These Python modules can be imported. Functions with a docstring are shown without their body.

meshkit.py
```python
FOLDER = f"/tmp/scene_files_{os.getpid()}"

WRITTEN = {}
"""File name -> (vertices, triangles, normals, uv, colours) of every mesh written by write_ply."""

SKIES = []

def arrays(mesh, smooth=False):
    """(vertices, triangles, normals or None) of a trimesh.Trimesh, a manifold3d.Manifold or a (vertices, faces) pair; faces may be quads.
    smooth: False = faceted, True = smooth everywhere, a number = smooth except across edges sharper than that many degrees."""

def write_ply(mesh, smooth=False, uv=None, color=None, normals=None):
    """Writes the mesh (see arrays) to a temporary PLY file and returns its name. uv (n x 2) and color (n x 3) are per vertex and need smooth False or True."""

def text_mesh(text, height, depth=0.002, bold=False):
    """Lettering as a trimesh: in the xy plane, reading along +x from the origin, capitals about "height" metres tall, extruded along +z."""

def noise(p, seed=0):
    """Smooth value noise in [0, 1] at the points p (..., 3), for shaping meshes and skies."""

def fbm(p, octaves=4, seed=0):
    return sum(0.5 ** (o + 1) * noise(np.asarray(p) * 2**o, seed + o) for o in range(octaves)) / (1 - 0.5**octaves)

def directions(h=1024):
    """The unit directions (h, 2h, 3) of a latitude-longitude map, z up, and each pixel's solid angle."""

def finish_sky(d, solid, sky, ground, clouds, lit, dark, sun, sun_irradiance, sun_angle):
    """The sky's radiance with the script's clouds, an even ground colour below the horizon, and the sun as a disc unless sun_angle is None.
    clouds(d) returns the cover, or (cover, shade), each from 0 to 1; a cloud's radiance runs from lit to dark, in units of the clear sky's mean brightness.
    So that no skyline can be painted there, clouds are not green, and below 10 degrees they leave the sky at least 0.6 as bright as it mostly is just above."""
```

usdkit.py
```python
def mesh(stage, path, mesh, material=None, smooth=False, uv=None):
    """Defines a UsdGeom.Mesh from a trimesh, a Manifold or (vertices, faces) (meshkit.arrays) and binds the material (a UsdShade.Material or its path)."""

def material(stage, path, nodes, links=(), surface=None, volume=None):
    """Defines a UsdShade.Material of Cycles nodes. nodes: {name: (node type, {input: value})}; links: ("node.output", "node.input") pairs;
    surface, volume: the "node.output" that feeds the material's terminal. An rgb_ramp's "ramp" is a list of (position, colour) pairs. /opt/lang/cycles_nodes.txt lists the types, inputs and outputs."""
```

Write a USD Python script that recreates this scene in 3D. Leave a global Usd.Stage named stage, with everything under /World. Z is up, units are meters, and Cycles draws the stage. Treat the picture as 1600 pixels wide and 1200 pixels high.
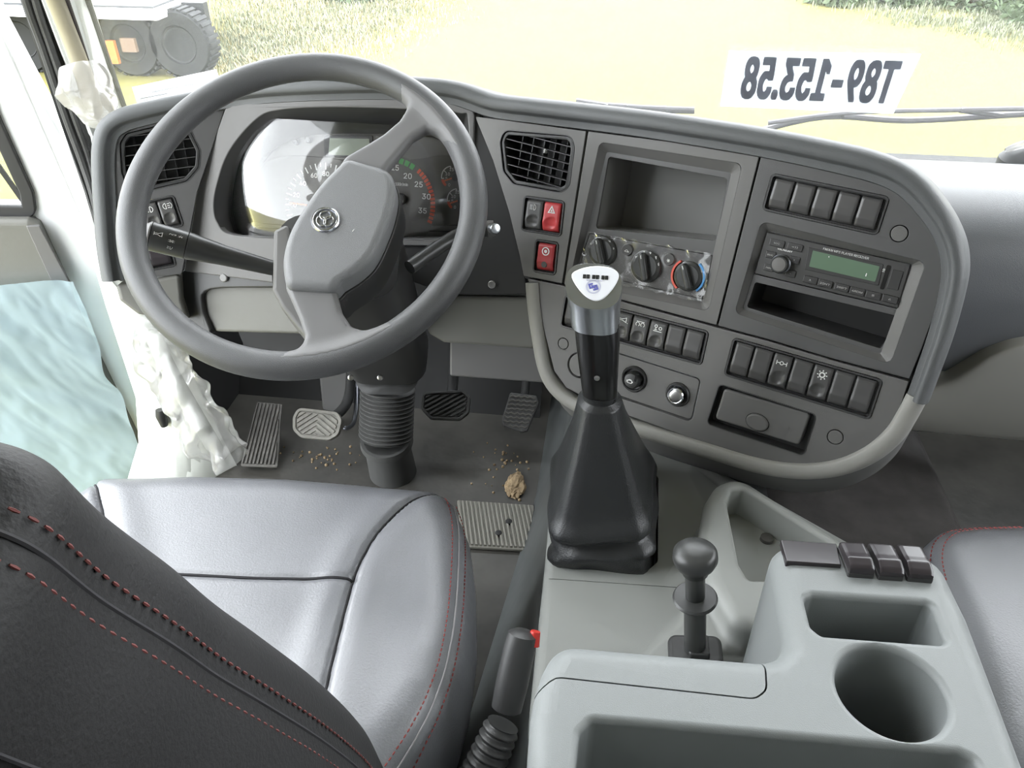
import math, random
import numpy as np, trimesh, shapely
from shapely.geometry import Polygon, LineString, Point, MultiPolygon, box as sbox
from shapely import affinity
from shapely.ops import unary_union
import mapbox_earcut, manifold3d as m3
import usdkit, meshkit
from pxr import Usd, UsdGeom, UsdLux, UsdShade, Gf, Sdf, Vt
rng = np.random.default_rng(7)
stage = Usd.Stage.CreateInMemory()
UsdGeom.Xform.Define(stage, '/World'); UsdGeom.Scope.Define(stage, '/World/Looks')
# ---------------------------------------------------------------- camera, sky, sun, exposure
F_PX, YAW, PITCH, CAM = 1250.0, math.radians(7.5), math.radians(35), np.array([0, 0, 1.2])
fwdH = np.array([-math.sin(YAW), math.cos(YAW), 0]); RIGHT = np.array([math.cos(YAW), math.sin(YAW), 0])
FWD = fwdH*math.cos(PITCH)+np.array([0, 0, -math.sin(PITCH)]); UP = np.cross(RIGHT, FWD)
cam = UsdGeom.Camera.Define(stage, '/World/camera')
cam.AddTransformOp().Set(Gf.Matrix4d(*[float(x) for r in (list(RIGHT)+[0], list(UP)+[0], list(-FWD)+[0], list(CAM)+[1]) for x in r]))
cam.CreateHorizontalApertureAttr(36.0); cam.CreateFocalLengthAttr(36.0*F_PX/1600)
cam.CreateClippingRangeAttr(Gf.Vec2f(0.02, 500)); cam.CreateExposureAttr(1.5)
sky = UsdLux.DomeLight.Define(stage, '/World/sky')
sky.CreateIntensityAttr(1.0); sky.CreateColorAttr(Gf.Vec3f(0.93, 0.97, 1.0))
sun = UsdLux.DistantLight.Define(stage, '/World/sun')
sun.CreateIntensityAttr(2.0); sun.CreateAngleAttr(6.0); sun.CreateColorAttr(Gf.Vec3f(1, .95, .85))
sd = np.array([0.30, -0.45, 1.25]); sd = sd/np.linalg.norm(sd)     # towards the sun: high, behind the cab, a little right
_z = sd; _x = np.cross([0, 1, 0], _z); _x /= np.linalg.norm(_x); _y = np.cross(_z, _x)
sun.AddTransformOp().Set(Gf.Matrix4d(*[float(x) for r in (list(_x)+[0], list(_y)+[0], list(_z)+[0], [0, 0, 5, 1]) for x in r]))
# ---------------------------------------------------------------- measuring helpers
def ray(px, py): return (RIGHT*(px-800)+UP*(600-py))/F_PX+FWD
def dep(px, py, d): return CAM+ray(px, py)*d
def zpl(px, py, z): r = ray(px, py); return CAM+r*((z-CAM[2])/r[2])
def ypl(px, py, y): r = ray(px, py); return CAM+r*((y-CAM[1])/r[1])
def xpl(px, py, x): r = ray(px, py); return CAM+r*((x-CAM[0])/r[0])
def nrm(v): v = np.asarray(v, float); return v/np.linalg.norm(v)
class Fr:
    """A plane in the cab: origin P, d to the right, u up, n towards the viewer."""
    def __init__(s, P, d, n):
        s.P = np.asarray(P, float); s.n = nrm(n); d = np.asarray(d, float); s.d = nrm(d-s.n*(d@s.n)); s.u = np.cross(s.n, s.d)
    def at(s, px, py, h=0):
        r = ray(px, py); O = s.P+s.n*h; return CAM+r*(((O-CAM)@s.n)/(r@s.n))
    def uv(s, px, py, h=0): q = s.at(px, py, h)-s.P; return np.array([q@s.d, q@s.u])
    def w(s, uvh):
        a = np.atleast_2d(np.asarray(uvh, float))
        if a.shape[1] == 2: a = np.c_[a, np.zeros(len(a))]
        return s.P+a[:, :1]*s.d+a[:, 1:2]*s.u+a[:, 2:3]*s.n
    def loc(s, p): q = np.atleast_2d(p)-s.P; return np.c_[q@s.d, q@s.u, q@s.n]
    def M(s):
        m = np.eye(4); m[:3, 0], m[:3, 1], m[:3, 2], m[:3, 3] = s.d, s.u, s.n, s.P; return m
    def moved(s, u=0, v=0, h=0, rot=0):
        c, q = math.cos(rot), math.sin(rot); return Fr(s.w([[u, v, h]])[0], s.d*c+s.u*q, s.n)
    def poly(s, pts, r=.003, h=0): return rnd(Polygon([s.uv(*p, h) for p in pts]), r)
    def curve(s, pts, h=0, n=8): return Polygon(crom(np.array([s.uv(*p, h) for p in pts]), n, True)).buffer(0)
def rnd(p, r):
    if r <= 0: return p
    q = p.buffer(-r, join_style=2).buffer(r, quad_segs=6).buffer(r, join_style=2).buffer(-r, quad_segs=6)
    return (max(q.geoms, key=lambda g: g.area) if isinstance(q, MultiPolygon) else q) if not q.is_empty else p
def crom(P, n=8, closed=False):
    P = np.asarray(P, float); N = len(P); out = []
    for i in range(N if closed else N-1):
        if closed: a, b, c, d = P[i-1], P[i], P[(i+1) % N], P[(i+2) % N]
        else: a, b, c, d = P[max(i-1, 0)], P[i], P[i+1], P[min(i+2, N-1)]
        for t in np.arange(n)/n:
            out.append(.5*((2*b)+(c-a)*t+(2*a-5*b+4*c-d)*t*t+(3*b-3*c+d-a)*t**3))
    if not closed: out.append(P[-1])
    return np.array(out)
def rrect(w, h, r, cx=0, cy=0): return sbox(cx-w/2+r, cy-h/2+r, cx+w/2-r, cy+h/2-r).buffer(r, quad_segs=6)
# ---------------------------------------------------------------- mesh helpers
def tm(v, f): return trimesh.Trimesh(np.asarray(v, float), np.asarray(f, int), process=False)
def cat(*ms): return trimesh.util.concatenate([m for x in ms for m in (x if isinstance(x, list) else [x])])
def _inset(R, b):
    e = np.roll(R, -1, 0)-R; e /= np.maximum(np.linalg.norm(e, axis=1, keepdims=True), 1e-12)
    n = np.c_[e[:, 1], -e[:, 0]]; m = n+np.roll(n, 1, 0); l = (m*m).sum(1, keepdims=True); m = m/np.maximum(l, .35)*2
    return R-m*b*1.0
def _clean(c, tol=1e-5):
    c = np.asarray(c)[:, :2]; c = c[:-1] if np.allclose(c[0], c[-1]) else c
    return c[np.linalg.norm(np.roll(c, -1, 0)-c, axis=1) > tol]
def slab_local(poly, z0, z1, b=0.0, seg=3, back=True):
    """A plate with the outline and holes of a shapely polygon, its front edge rounded by b."""
    if isinstance(poly, MultiPolygon): return cat([slab_local(g, z0, z1, b, seg, back) for g in poly.geoms])
    poly = shapely.geometry.polygon.orient(poly, 1.0)
    rings = [_clean(poly.exterior.coords)]+[_clean(i.coords) for i in poly.interiors]
    lay = [(0, z0), (0, z1-b)]+[(b*(1-math.cos(k/seg*math.pi/2)), z1-b+b*math.sin(k/seg*math.pi/2)) for k in range(1, seg+1)] if b > 0 else [(0, z0), (0, z1)]
    V, Fc, start = [], [], []
    n_all = sum(map(len, rings))
    for o, z in lay:
        for R in rings: Q = _inset(R, o) if o else R; V.append(np.c_[Q, np.full(len(Q), z)])
    off = 0
    for R in rings:
        n = len(R); i = np.arange(n); j = (i+1) % n
        for k in range(len(lay)-1):
            a, c = k*n_all+off, (k+1)*n_all+off
            Fc += [np.c_[a+i, a+j, c+j], np.c_[a+i, c+j, c+i]]
        off += n
    V = np.vstack(V); ends = np.cumsum([len(R) for R in rings]).astype(np.uint32)
    base = (len(lay)-1)*n_all
    t = mapbox_earcut.triangulate_float64(np.vstack(rings), ends).reshape(-1, 3).astype(int)
    a = np.vstack(rings)[t]; p, q = a[:, 1]-a[:, 0], a[:, 2]-a[:, 0]; ar = p[:, 0]*q[:, 1]-p[:, 1]*q[:, 0]; t = np.where((ar < 0)[:, None], t[:, ::-1], t)
    Fc.append(t+base)
    if back: Fc.append(t[:, ::-1])
    return tm(V, np.vstack(Fc))
def tow(F, m): m = m.copy(); m.vertices = F.w(m.vertices); return m
def slab(F, poly, z0, z1, b=0.0, seg=3, back=True): return tow(F, slab_local(poly, z0, z1, b, seg, back))
def frames(P, up0=None):
    P = np.asarray(P, float); T = np.gradient(P, axis=0); T /= np.linalg.norm(T, axis=1, keepdims=True)
    a = np.asarray(up0 if up0 is not None else ([0, 0, 1] if abs(T[0][2]) < .9 else [1, 0, 0]), float)
    N = []
    for t in T:
        a = a-t*(a@t); a = a/np.linalg.norm(a); N.append(a)
    N = np.array(N); return T, N, np.cross(T, N)
def loft(rings, caps=True, closed=False):
    """A skin over rings of equally many points."""
    R = np.asarray(rings, float); k, n, _ = R.shape; V = R.reshape(-1, 3); i = np.arange(n); j = (i+1) % n; Fc = []
    for a in range(k if closed else k-1):
        b = (a+1) % k; Fc += [np.c_[a*n+i, a*n+j, b*n+j], np.c_[a*n+i, b*n+j, b*n+i]]
    if caps and not closed:
        V = np.vstack([V, R[0].mean(0), R[-1].mean(0)]); Fc += [np.c_[np.full(n, k*n), j, i], np.c_[np.full(n, k*n+1), (k-1)*n+i, (k-1)*n+j]]
    m = tm(V, np.vstack(Fc))
    if not closed and caps and m.volume < 0: m.invert()
    return m
def tube(P, r, sides=12, flat=1.0, up0=None, caps=True):
    P = np.asarray(P, float); r = np.broadcast_to(np.asarray(r, float), (len(P),)); T, N, B = frames(P, up0)
    a = np.linspace(0, 2*np.pi, sides, endpoint=False)
    return loft([P[k]+r[k]*(np.cos(a)[:, None]*N[k]*flat+np.sin(a)[:, None]*B[k]) for k in range(len(P))], caps)
def lathe(F, prof, n=32):
    """prof: (radius, height along F.n) from back to front."""
    a = np.linspace(0, 2*np.pi, n, endpoint=False); pr = np.asarray(prof, float)
    return loft([F.w(np.c_[r*np.cos(a), r*np.sin(a), np.full(n, h)]) for r, h in np.maximum(pr, [[1e-5, -9]])], True)
def grid(rows, thick=0.0, dirn=None):
    """A sheet over a lattice of points; thick > 0 makes it solid along -dirn (or the vertex normals)."""
    R = np.asarray(rows, float); a, b, _ = R.shape; V = R.reshape(-1, 3); idx = np.arange(a*b).reshape(a, b)
    q = np.c_[idx[:-1, :-1].ravel(), idx[:-1, 1:].ravel(), idx[1:, 1:].ravel(), idx[1:, :-1].ravel()]
    Fc = np.vstack([q[:, [0, 1, 2]], q[:, [0, 2, 3]]])
    if not thick: return tm(V, Fc)
    n = np.broadcast_to(np.asarray(dirn, float), V.shape) if dirn is not None else np.array(tm(V, Fc).vertex_normals)
    V2 = V-n*thick; N = len(V); rim = np.r_[idx[0, :-1], idx[:-1, -1], idx[-1, :0:-1], idx[:0:-1, 0]]; r2 = np.roll(rim, -1)
    m = tm(np.vstack([V, V2]), np.vstack([Fc, Fc[:, ::-1]+N, np.c_[rim, rim+N, r2+N], np.c_[rim, r2+N, r2]]))
    return m
def bx(F, w, h, d, cx=0, cy=0, z0=0, r=.002, b=.001): return slab(F, rrect(w, h, min(r, w/2.01, h/2.01), cx, cy), z0, z0+d, b)
def ws(p, q): return Fr(p, [1, 0, 0], q)
def man(m):
    x = trimesh.Trimesh(m.vertices, m.faces, process=True); x.merge_vertices(digits_vertex=7)
    if x.volume < 0: x.invert()
    return m3.Manifold(m3.Mesh(np.asarray(x.vertices, np.float32), np.asarray(x.faces, np.uint32)))
def unman(M): q = M.to_mesh(); return tm(q.vert_properties[:, :3], q.tri_verts)
def nets(vol, org, h):
    """Naive surface nets: the zero surface of a sampled field."""
    s = vol < 0; c = np.zeros(np.array(vol.shape)-1, int)
    offs = [(i, j, k) for i in (0, 1) for j in (0, 1) for k in (0, 1)]; X, Y, Z = c.shape
    for o in offs: c += s[o[0]:o[0]+X, o[1]:o[1]+Y, o[2]:o[2]+Z]
    act = (c > 0) & (c < 8); ids = -np.ones(c.shape, int); cells = np.argwhere(act); ids[act] = np.arange(len(cells))
    acc = np.zeros((len(cells), 3)); cnt = np.zeros(len(cells))
    for a in offs:
        for ax in range(3):
            if a[ax]: continue
            b = list(a); b[ax] = 1; va = vol[tuple((cells+a).T)]; vb = vol[tuple((cells+b).T)]; m = (va < 0) != (vb < 0)
            t = np.where(m, va/np.where(m, va-vb, 1), 0); p = np.array(a, float)[None].repeat(len(cells), 0); p[:, ax] += t
            acc[m] += p[m]; cnt[m] += 1
    V = (cells+acc/cnt[:, None])*h+org; Fc = []
    for ax in range(3):
        u, v = (ax+1) % 3, (ax+2) % 3; sl = [slice(1, -1)]*3; sl[ax] = slice(0, -1); sl2 = list(sl); sl2[ax] = slice(1, None)
        A, B = s[tuple(sl)], s[tuple(sl2)]; e = np.argwhere(A != B); 
        if not len(e): continue
        sign = A[tuple(e.T)]; e = e+[0 if k == ax else 1 for k in range(3)]
        def cell(du, dv): q = e.copy(); q[:, u] -= du; q[:, v] -= dv; return ids[tuple(q.T)]
        q = np.c_[cell(1, 1), cell(0, 1), cell(0, 0), cell(1, 0)]; q[~sign] = q[~sign][:, ::-1]; Fc += [q[:, [0, 1, 2]], q[:, [0, 2, 3]]]
    return tm(V, np.vstack(Fc))
def smin(a, b, k): h = np.clip(.5+.5*(b-a)/k, 0, 1); return b*(1-h)+a*h-k*h*(1-h)
# ---------------------------------------------------------------- scene helpers
class T:
    def __init__(s, path, inv): s.path, s.inv = path, inv
_used = {}
def numbered(par, name):
    k = par+'/'+name; n = _used.get(k, 0); _used[k] = n+1; return name if n == 0 else f'{name}_{n:03d}'
def meta(prim, **kw):
    for k, v in kw.items():
        if v: prim.SetCustomDataByKey({'cat': 'category'}.get(k, k), v)
def thing(name, label, category, group=None, base=None, M=None):
    path = '/World/'+numbered('/World', name); x = UsdGeom.Xform.Define(stage, path)
    if M is None: M = np.eye(4); M[:3, 3] = base if base is not None else 0
    x.AddTransformOp().Set(Gf.Matrix4d(*[float(v) for v in np.asarray(M).T.ravel()]))
    meta(x.GetPrim(), label=label, category=category, group=group); return T(path, np.linalg.inv(M))
def part(t, name, mesh, mat, label=None, kind=None, smooth=35, local=False):
    path = t.path+'/'+numbered(t.path, name); m = mesh if local else mesh.copy().apply_transform(t.inv)
    meta(usdkit.mesh(stage, path, m, mat, smooth=smooth).GetPrim(), label=label, kind=kind); return T(path, t.inv)
def solo(name, label, category, mesh, mat, group=None, kind=None, smooth=35):
    path = '/World/'+numbered('/World', name); g = usdkit.mesh(stage, path, mesh, mat, smooth=smooth)
    meta(g.GetPrim(), label=label, category=category, group=group, kind=kind); return T(path, np.eye(4))
def struct(name, mesh, mat, label=None, smooth=30):
    path = '/World/'+numbered('/World', name); g = usdkit.mesh(stage, path, mesh, mat, smooth=smooth)
    meta(g.GetPrim(), label=label, kind='structure'); return T(path, np.eye(4))
def copy_of(src, name, label, category, M, group=None):
    path = '/World/'+numbered('/World', name); x = UsdGeom.Xform.Define(stage, path); p = x.GetPrim()
    p.GetReferences().AddInternalReference(src.path); p.SetInstanceable(True)
    x.ClearXformOpOrder(); x.MakeMatrixXform().Set(Gf.Matrix4d(*[float(v) for v in np.asarray(M).T.ravel()]))
    meta(p, label=label, category=category, group=group); return T(path, np.linalg.inv(M))
# lettering and symbols
def text_w(F, uv, s, h, width=None, depth=.0004, mirror=False, rot=0, bold=False, z=0):
    m = meshkit.text_mesh(s, h, depth, bold); m.apply_translation([-(m.bounds[0][0]+m.bounds[1][0])/2, -(m.bounds[0][1]+m.bounds[1][1])/2, 0])
    if width: m.apply_scale([width/(m.bounds[1][0]-m.bounds[0][0]), 1, 1])
    if mirror: m.apply_scale([-1, 1, 1])
    m.apply_transform(trimesh.transformations.rotation_matrix(rot, [0, 0, 1])); m.apply_translation([uv[0], uv[1], z]); return tow(F, m)
def ln(*p, w=.6): return LineString(p).buffer(w/2, cap_style=2)
def ring(x, y, r, w=.6): return Point(x, y).buffer(r, quad_segs=8).difference(Point(x, y).buffer(r-w, quad_segs=8))
def arc(x, y, r, a0, a1, w=.6, n=16):
    a = np.radians(np.linspace(a0, a1, n)); return LineString(np.c_[x+r*np.cos(a), y+r*np.sin(a)]).buffer(w/2, cap_style=2)
def icon(kind):
    """Symbols about 8 units wide."""
    if kind == 'fog': s = [arc(0, 0, 2.6, 90, 270), ln((0, -2.6), (0, 2.6)), *[ln((1.2, y), (3.6, y)) for y in (-1.8, 0, 1.8)], arc(2.4, 0, 3, -60, 60, .4)]
    elif kind == 'fogl': s = [arc(0, 0, 2.6, -90, 90), ln((0, -2.6), (0, 2.6)), *[ln((-1.2, y), (-3.6, y)) for y in (-1.8, 0, 1.8)]]
    elif kind == 'tri': s = [Polygon([(-3, -2.4), (3, -2.4), (0, 3)]).difference(Polygon([(-1.8, -1.7), (1.8, -1.7), (0, 1.5)])), Polygon([(-.9, -1.3), (.9, -1.3), (0, .5)])]
    elif kind == 'ring': s = [ring(0, 0, 3, .8), Point(0, 0).buffer(1.2)]
    elif kind == 'lock': s = [ring(0, .2, 2.4), ln((-3.4, -2), (-1, -2)), ln((1, -2), (3.4, -2)), ln((-1, .5), (1, .5))]
    elif kind == 'horn': s = [Polygon([(-3.5, -.8), (-.5, -.8), (3, -2.2), (3, 2.2), (-.5, .8), (-3.5, .8)]).difference(Polygon([(-3, -.3), (-.3, -.3), (2.4, -1.4), (2.4, 1.4), (-.3, .3), (-3, .3)])), ln((-3.5, -1.4), (-3.5, 1.4)), ln((3.6, -2), (4.3, -2.4), w=.4)]
    elif kind == 'oo': s = [arc(-2, -.4, 1.5, -60, 240), arc(2, -.4, 1.5, -60, 240), ln((-3.2, 1.8), (3.2, 1.8))]
    elif kind == 'pump': s = [ring(-1.6, 1.6, 1.3), ring(2, .4, 1.4), ln((-1.6, .4), (-1.6, -1)), ln((-3.4, -2.2), (3.4, -2.2)), ln((-2.6, -1.1), (-.4, -1.1))]
    elif kind == 'axle': s = [ring(0, 0, 1.5), ln((-3.8, 0), (-1.5, 0)), ln((1.5, 0), (3.8, 0)), ln((-3.6, -1.6), (-3.6, 1.6)), ln((3.6, -1.6), (3.6, 1.6))]
    elif kind == 'sun': s = [ring(0, 0, 2.2, 1)]+[ln((2.6*math.cos(a), 2.6*math.sin(a)), (3.6*math.cos(a), 3.6*math.sin(a)), w=.8) for a in np.arange(8)*math.pi/4]
    elif kind == 'lamp': s = [arc(-.4, 0, 2, -80, 80), ln((-.1, -2), (-.1, 2)), *[ln((-3.4, y), (-1, y), w=.5) for y in (-1.4, -.5, .5, 1.4)]]
    elif kind == 'beams': s = [arc(-1.6, 0, 1.2, -90, 90), arc(1.6, 0, 1.2, 90, 270), ln((-1.6, -1.2), (-1.6, 1.2)), ln((1.6, -1.2), (1.6, 1.2)), *[ln((x, y), (x+1.2, y), w=.4) for x in (-3.4, 2.2) for y in (-.8, .8)]]
    elif kind == 'arrows': s = [Polygon([(-4.5, 0), (-2.4, 2), (-2.4, 1), (-.6, 1), (-.6, -1), (-2.4, -1), (-2.4, -2)]).difference(Polygon([(-3.6, 0), (-2.9, .9), (-2.9, .5), (-1.1, .5), (-1.1, -.5), (-2.9, -.5), (-2.9, -.9)]))]; s.append(affinity.scale(s[0], -1, 1, origin=(0, 0)))
    elif kind == 'eng': s = [sbox(-2.4, -1.8, 2, 1.4).difference(sbox(-1.8, -1.2, 1.4, .8)), sbox(-1.2, 1.4, 1, 2), sbox(2, -.8, 3, .6), sbox(-3.4, -1.4, -2.9, 1), sbox(-3, -.4, -2.4, .1)]
    elif kind == 'snow': s = [ln((2.8*math.cos(a), 2.8*math.sin(a)), (-2.8*math.cos(a), -2.8*math.sin(a)), w=.7) for a in (0, 1.05, 2.1)]
    elif kind == 'fan': s = [Point(0, 0).buffer(.7)]+[affinity.rotate(affinity.scale(Point(1.7, .5).buffer(1), 1.4, .7), a, origin=(0, 0)) for a in (0, 90, 180, 270)]
    elif kind == 'car': s = [Polygon([(-3.5, -1.5), (3.5, -1.5), (3.5, 0), (2, .3), (1, 1.7), (-1.5, 1.7), (-2.4, .3), (-3.5, 0)]).difference(Polygon([(-2.9, -.9), (2.9, -.9), (2.9, -.4), (1.6, -.1), (.7, 1.1), (-1.2, 1.1), (-2, -.1), (-2.9, -.4)]))]
    else: s = [ln((-1.5, 0), (1.5, 0), w=.8)]
    return unary_union(s)
def icon_w(F, uv, kind, size, z=0, depth=.0003, rot=0):
    g = affinity.translate(affinity.rotate(affinity.scale(icon(kind), size/8, size/8, origin=(0, 0)), rot, origin=(0, 0)), *uv)
    return slab(F, g, z, z+depth)
# ---------------------------------------------------------------- materials
MAT = {}
def mat(name, col, rough=.5, bump=0, bscale=300, metal=0, vary=0, vscale=6, spec=.5, coat=0, coat_r=.1, bevel=0, **kw):
    nodes = {'p': ('principled_bsdf', {'base_color': col, 'roughness': rough, 'metallic': metal, 'specular_ior_level': spec, 'coat_weight': coat, 'coat_roughness': coat_r, **kw})}; links = []
    if bump or vary: nodes['g'] = ('texture_coordinate', {})
    if vary:
        nodes['vn'] = ('noise_texture', {'scale': float(vscale), 'detail': 5.0, 'roughness': .6})
        nodes['vr'] = ('rgb_ramp', {'ramp': [(.3, tuple(c*(1-vary) for c in col)), (.7, tuple(min(1, c*(1+vary)) for c in col))]})
        links += [('g.object', 'vn.vector'), ('vn.fac', 'vr.fac'), ('vr.color', 'p.base_color')]
    if bevel: nodes['bv'] = ('bevel', {'radius': bevel, 'samples': 4})
    if bump:
        nodes['bn'] = ('noise_texture', {'scale': float(bscale), 'detail': 2.0}); nodes['b'] = ('bump', {'strength': bump, 'distance': .001})
        links += [('g.object', 'bn.vector'), ('bn.fac', 'b.height'), ('b.normal', 'p.normal')]
        if bevel: links.append(('bv.bevel', 'b.normal'))
    elif bevel: links.append(('bv.bevel', 'p.normal'))
    MAT[name] = usdkit.material(stage, '/World/Looks/'+name, nodes, links, surface='p.BSDF'); return MAT[name]
mat('pad', (.098, .102, .104), .55, .25, 900, coat=.08, coat_r=.4)
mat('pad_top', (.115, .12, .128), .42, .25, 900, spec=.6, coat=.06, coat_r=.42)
mat('fascia', (.130, .127, .122), .5, .12, 1200)
mat('fascia_dark', (.085, .084, .084), .5, .12, 1200)
mat('bin_plastic', (.20, .197, .19), .5)
mat('binnacle', (.15, .147, .145), .55, .12, 1200)
mat('black_plastic', (.045, .045, .045), .4, .1, 900)
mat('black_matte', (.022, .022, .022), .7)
mat('switch', (.075, .073, .072), .38)
mat('switch_console', (.035, .03, .033), .25)
mat('switch_red', (.55, .05, .055), .35)
mat('switch_red_dark', (.38, .035, .04), .4)
mat('symbol', (.75, .76, .74), .5)
mat('symbol_dim', (.38, .38, .37), .5)
mat('beige', (.165, .163, .148), .55, .1, 1200)
mat('beige_lit', (.29, .283, .26), .5, .1, 1200)  # beige with the stronger light on lip and passenger panel painted in
mat('console', (.30, .308, .292), .5, .12, 1100)
mat('console_block', (.205, .217, .216), .5, .12, 1100)
mat('wheel_rim', (.085, .086, .088), .42, .35, 1300)
mat('hub', (.175, .177, .18), .52, .3, 1100)
mat('spoke', (.15, .148, .148), .5, .12, 1500)
mat('chrome', (.82, .84, .9), .16, metal=1)
mat('chrome_dark', (.26, .27, .30), .35, metal=1)
mat('steel', (.55, .54, .52), .3, metal=1)
mat('silver', (.50, .52, .54), .24, metal=.9)
mat('gloss_black', (.012, .012, .012), .12)
mat('leather', (.17, .173, .188), .40, .35, 420, spec=.8, coat=.55, coat_r=.36)  # base colour lifted to carry the windscreen glare on the cushions
mat('leather_shaded', (.022, .0215, .022), .62, .4, 420, spec=.3)  # same leatherette, shade of the backrest side put into the colour
mat('boot_leather', (.022, .023, .024), .4, .4, 500)
mat('stitch_red', (.26, .05, .045), .7)
mat('piping', (.30, .29, .30), .5)
mat('seam', (.02, .019, .022), .8)
mat('rubber', (.07, .07, .068), .7, .2, 300)
mat('rubber_grey', (.11, .105, .095), .65, .2, 300, vary=.25, vscale=30)
mat('pedal_pad', (.22, .21, .185), .55, vary=.2, vscale=60)
mat('pedal_dark', (.05, .05, .047), .6)
mat('floor_mat', (.058, .055, .049), .42, .4, 60, vary=.45, vscale=7)
mat('tunnel_mat', (.08, .085, .085), .4, .3, 40, vary=.3, vscale=5)
mat('carpet', (.058, .053, .051), .8, .5, 700, vary=.3, vscale=20)
mat('white_paint', (.90, .92, .92), .35, coat=.4)
mat('cream_paint', (.55, .565, .52), .35, coat=.3)
mat('pillar', (.70, .72, .71), .5)
mat('headliner', (.30, .295, .285), .8)
mat('seal', (.035, .035, .035), .55)
mat('rail', (.36, .325, .235), .4)
mat('rail_cable', (.05, .04, .035), .5)
mat('scuff_metal', (.24, .23, .20), .45, metal=.3)
mat('stitch_shaded', (.15, .04, .036), .7)  # the red thread again, darkened for the shade on the backrest
mat('label_white', (.85, .86, .9), .35)
mat('logo_blue', (.12, .13, .42), .5)
mat('logo_pale', (.55, .56, .68), .5)
mat('mark_black', (.02, .02, .02), .5)
mat('dial', (.13, .125, .118), .5)
mat('dial_plate', (.17, .165, .16), .5)
mat('dial_red', (.75, .13, .07), .5)
mat('dial_green', (.12, .42, .14), .5)
mat('dial_orange', (.8, .2, .1), .5)
mat('lcd', (.30, .34, .27), .3)
mat('lcd_radio', (.12, .185, .125), .3)
mat('heat_red', (.75, .12, .08), .4)
mat('heat_blue', (.06, .25, .55), .4)
mat('radio', (.06, .059, .058), .42, .06, 1500)
mat('radio_key', (.045, .044, .044), .4)
mat('knob', (.042, .043, .042), .35)
mat('knob_grey', (.16, .155, .15), .3)
mat('debris', (.30, .22, .13), .9, .8, 80, vary=.5, vscale=60)
mat('red_button', (.6, .04, .03), .35)
mat('ground', (.165, .150, .040), .95, vary=.06, vscale=1.2)
mat('grass', (.20, .215, .14), .8, vary=.35, vscale=3)
mat('grass_dry', (.38, .34, .20), .85, vary=.2, vscale=3)
mat('leaf', (.085, .12, .06), .7, vary=.4, vscale=4)
mat('tyre', (.018, .019, .02), .75)
mat('truck_white', (.75, .76, .76), .4)
mat('truck_dark', (.02, .021, .022), .6)
mat('truck_rust', (.16, .11, .08), .7)
mat('lamp_orange', (.75, .16, .05), .3)
mat('rubber_plug', (.03, .03, .03), .5)
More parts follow.
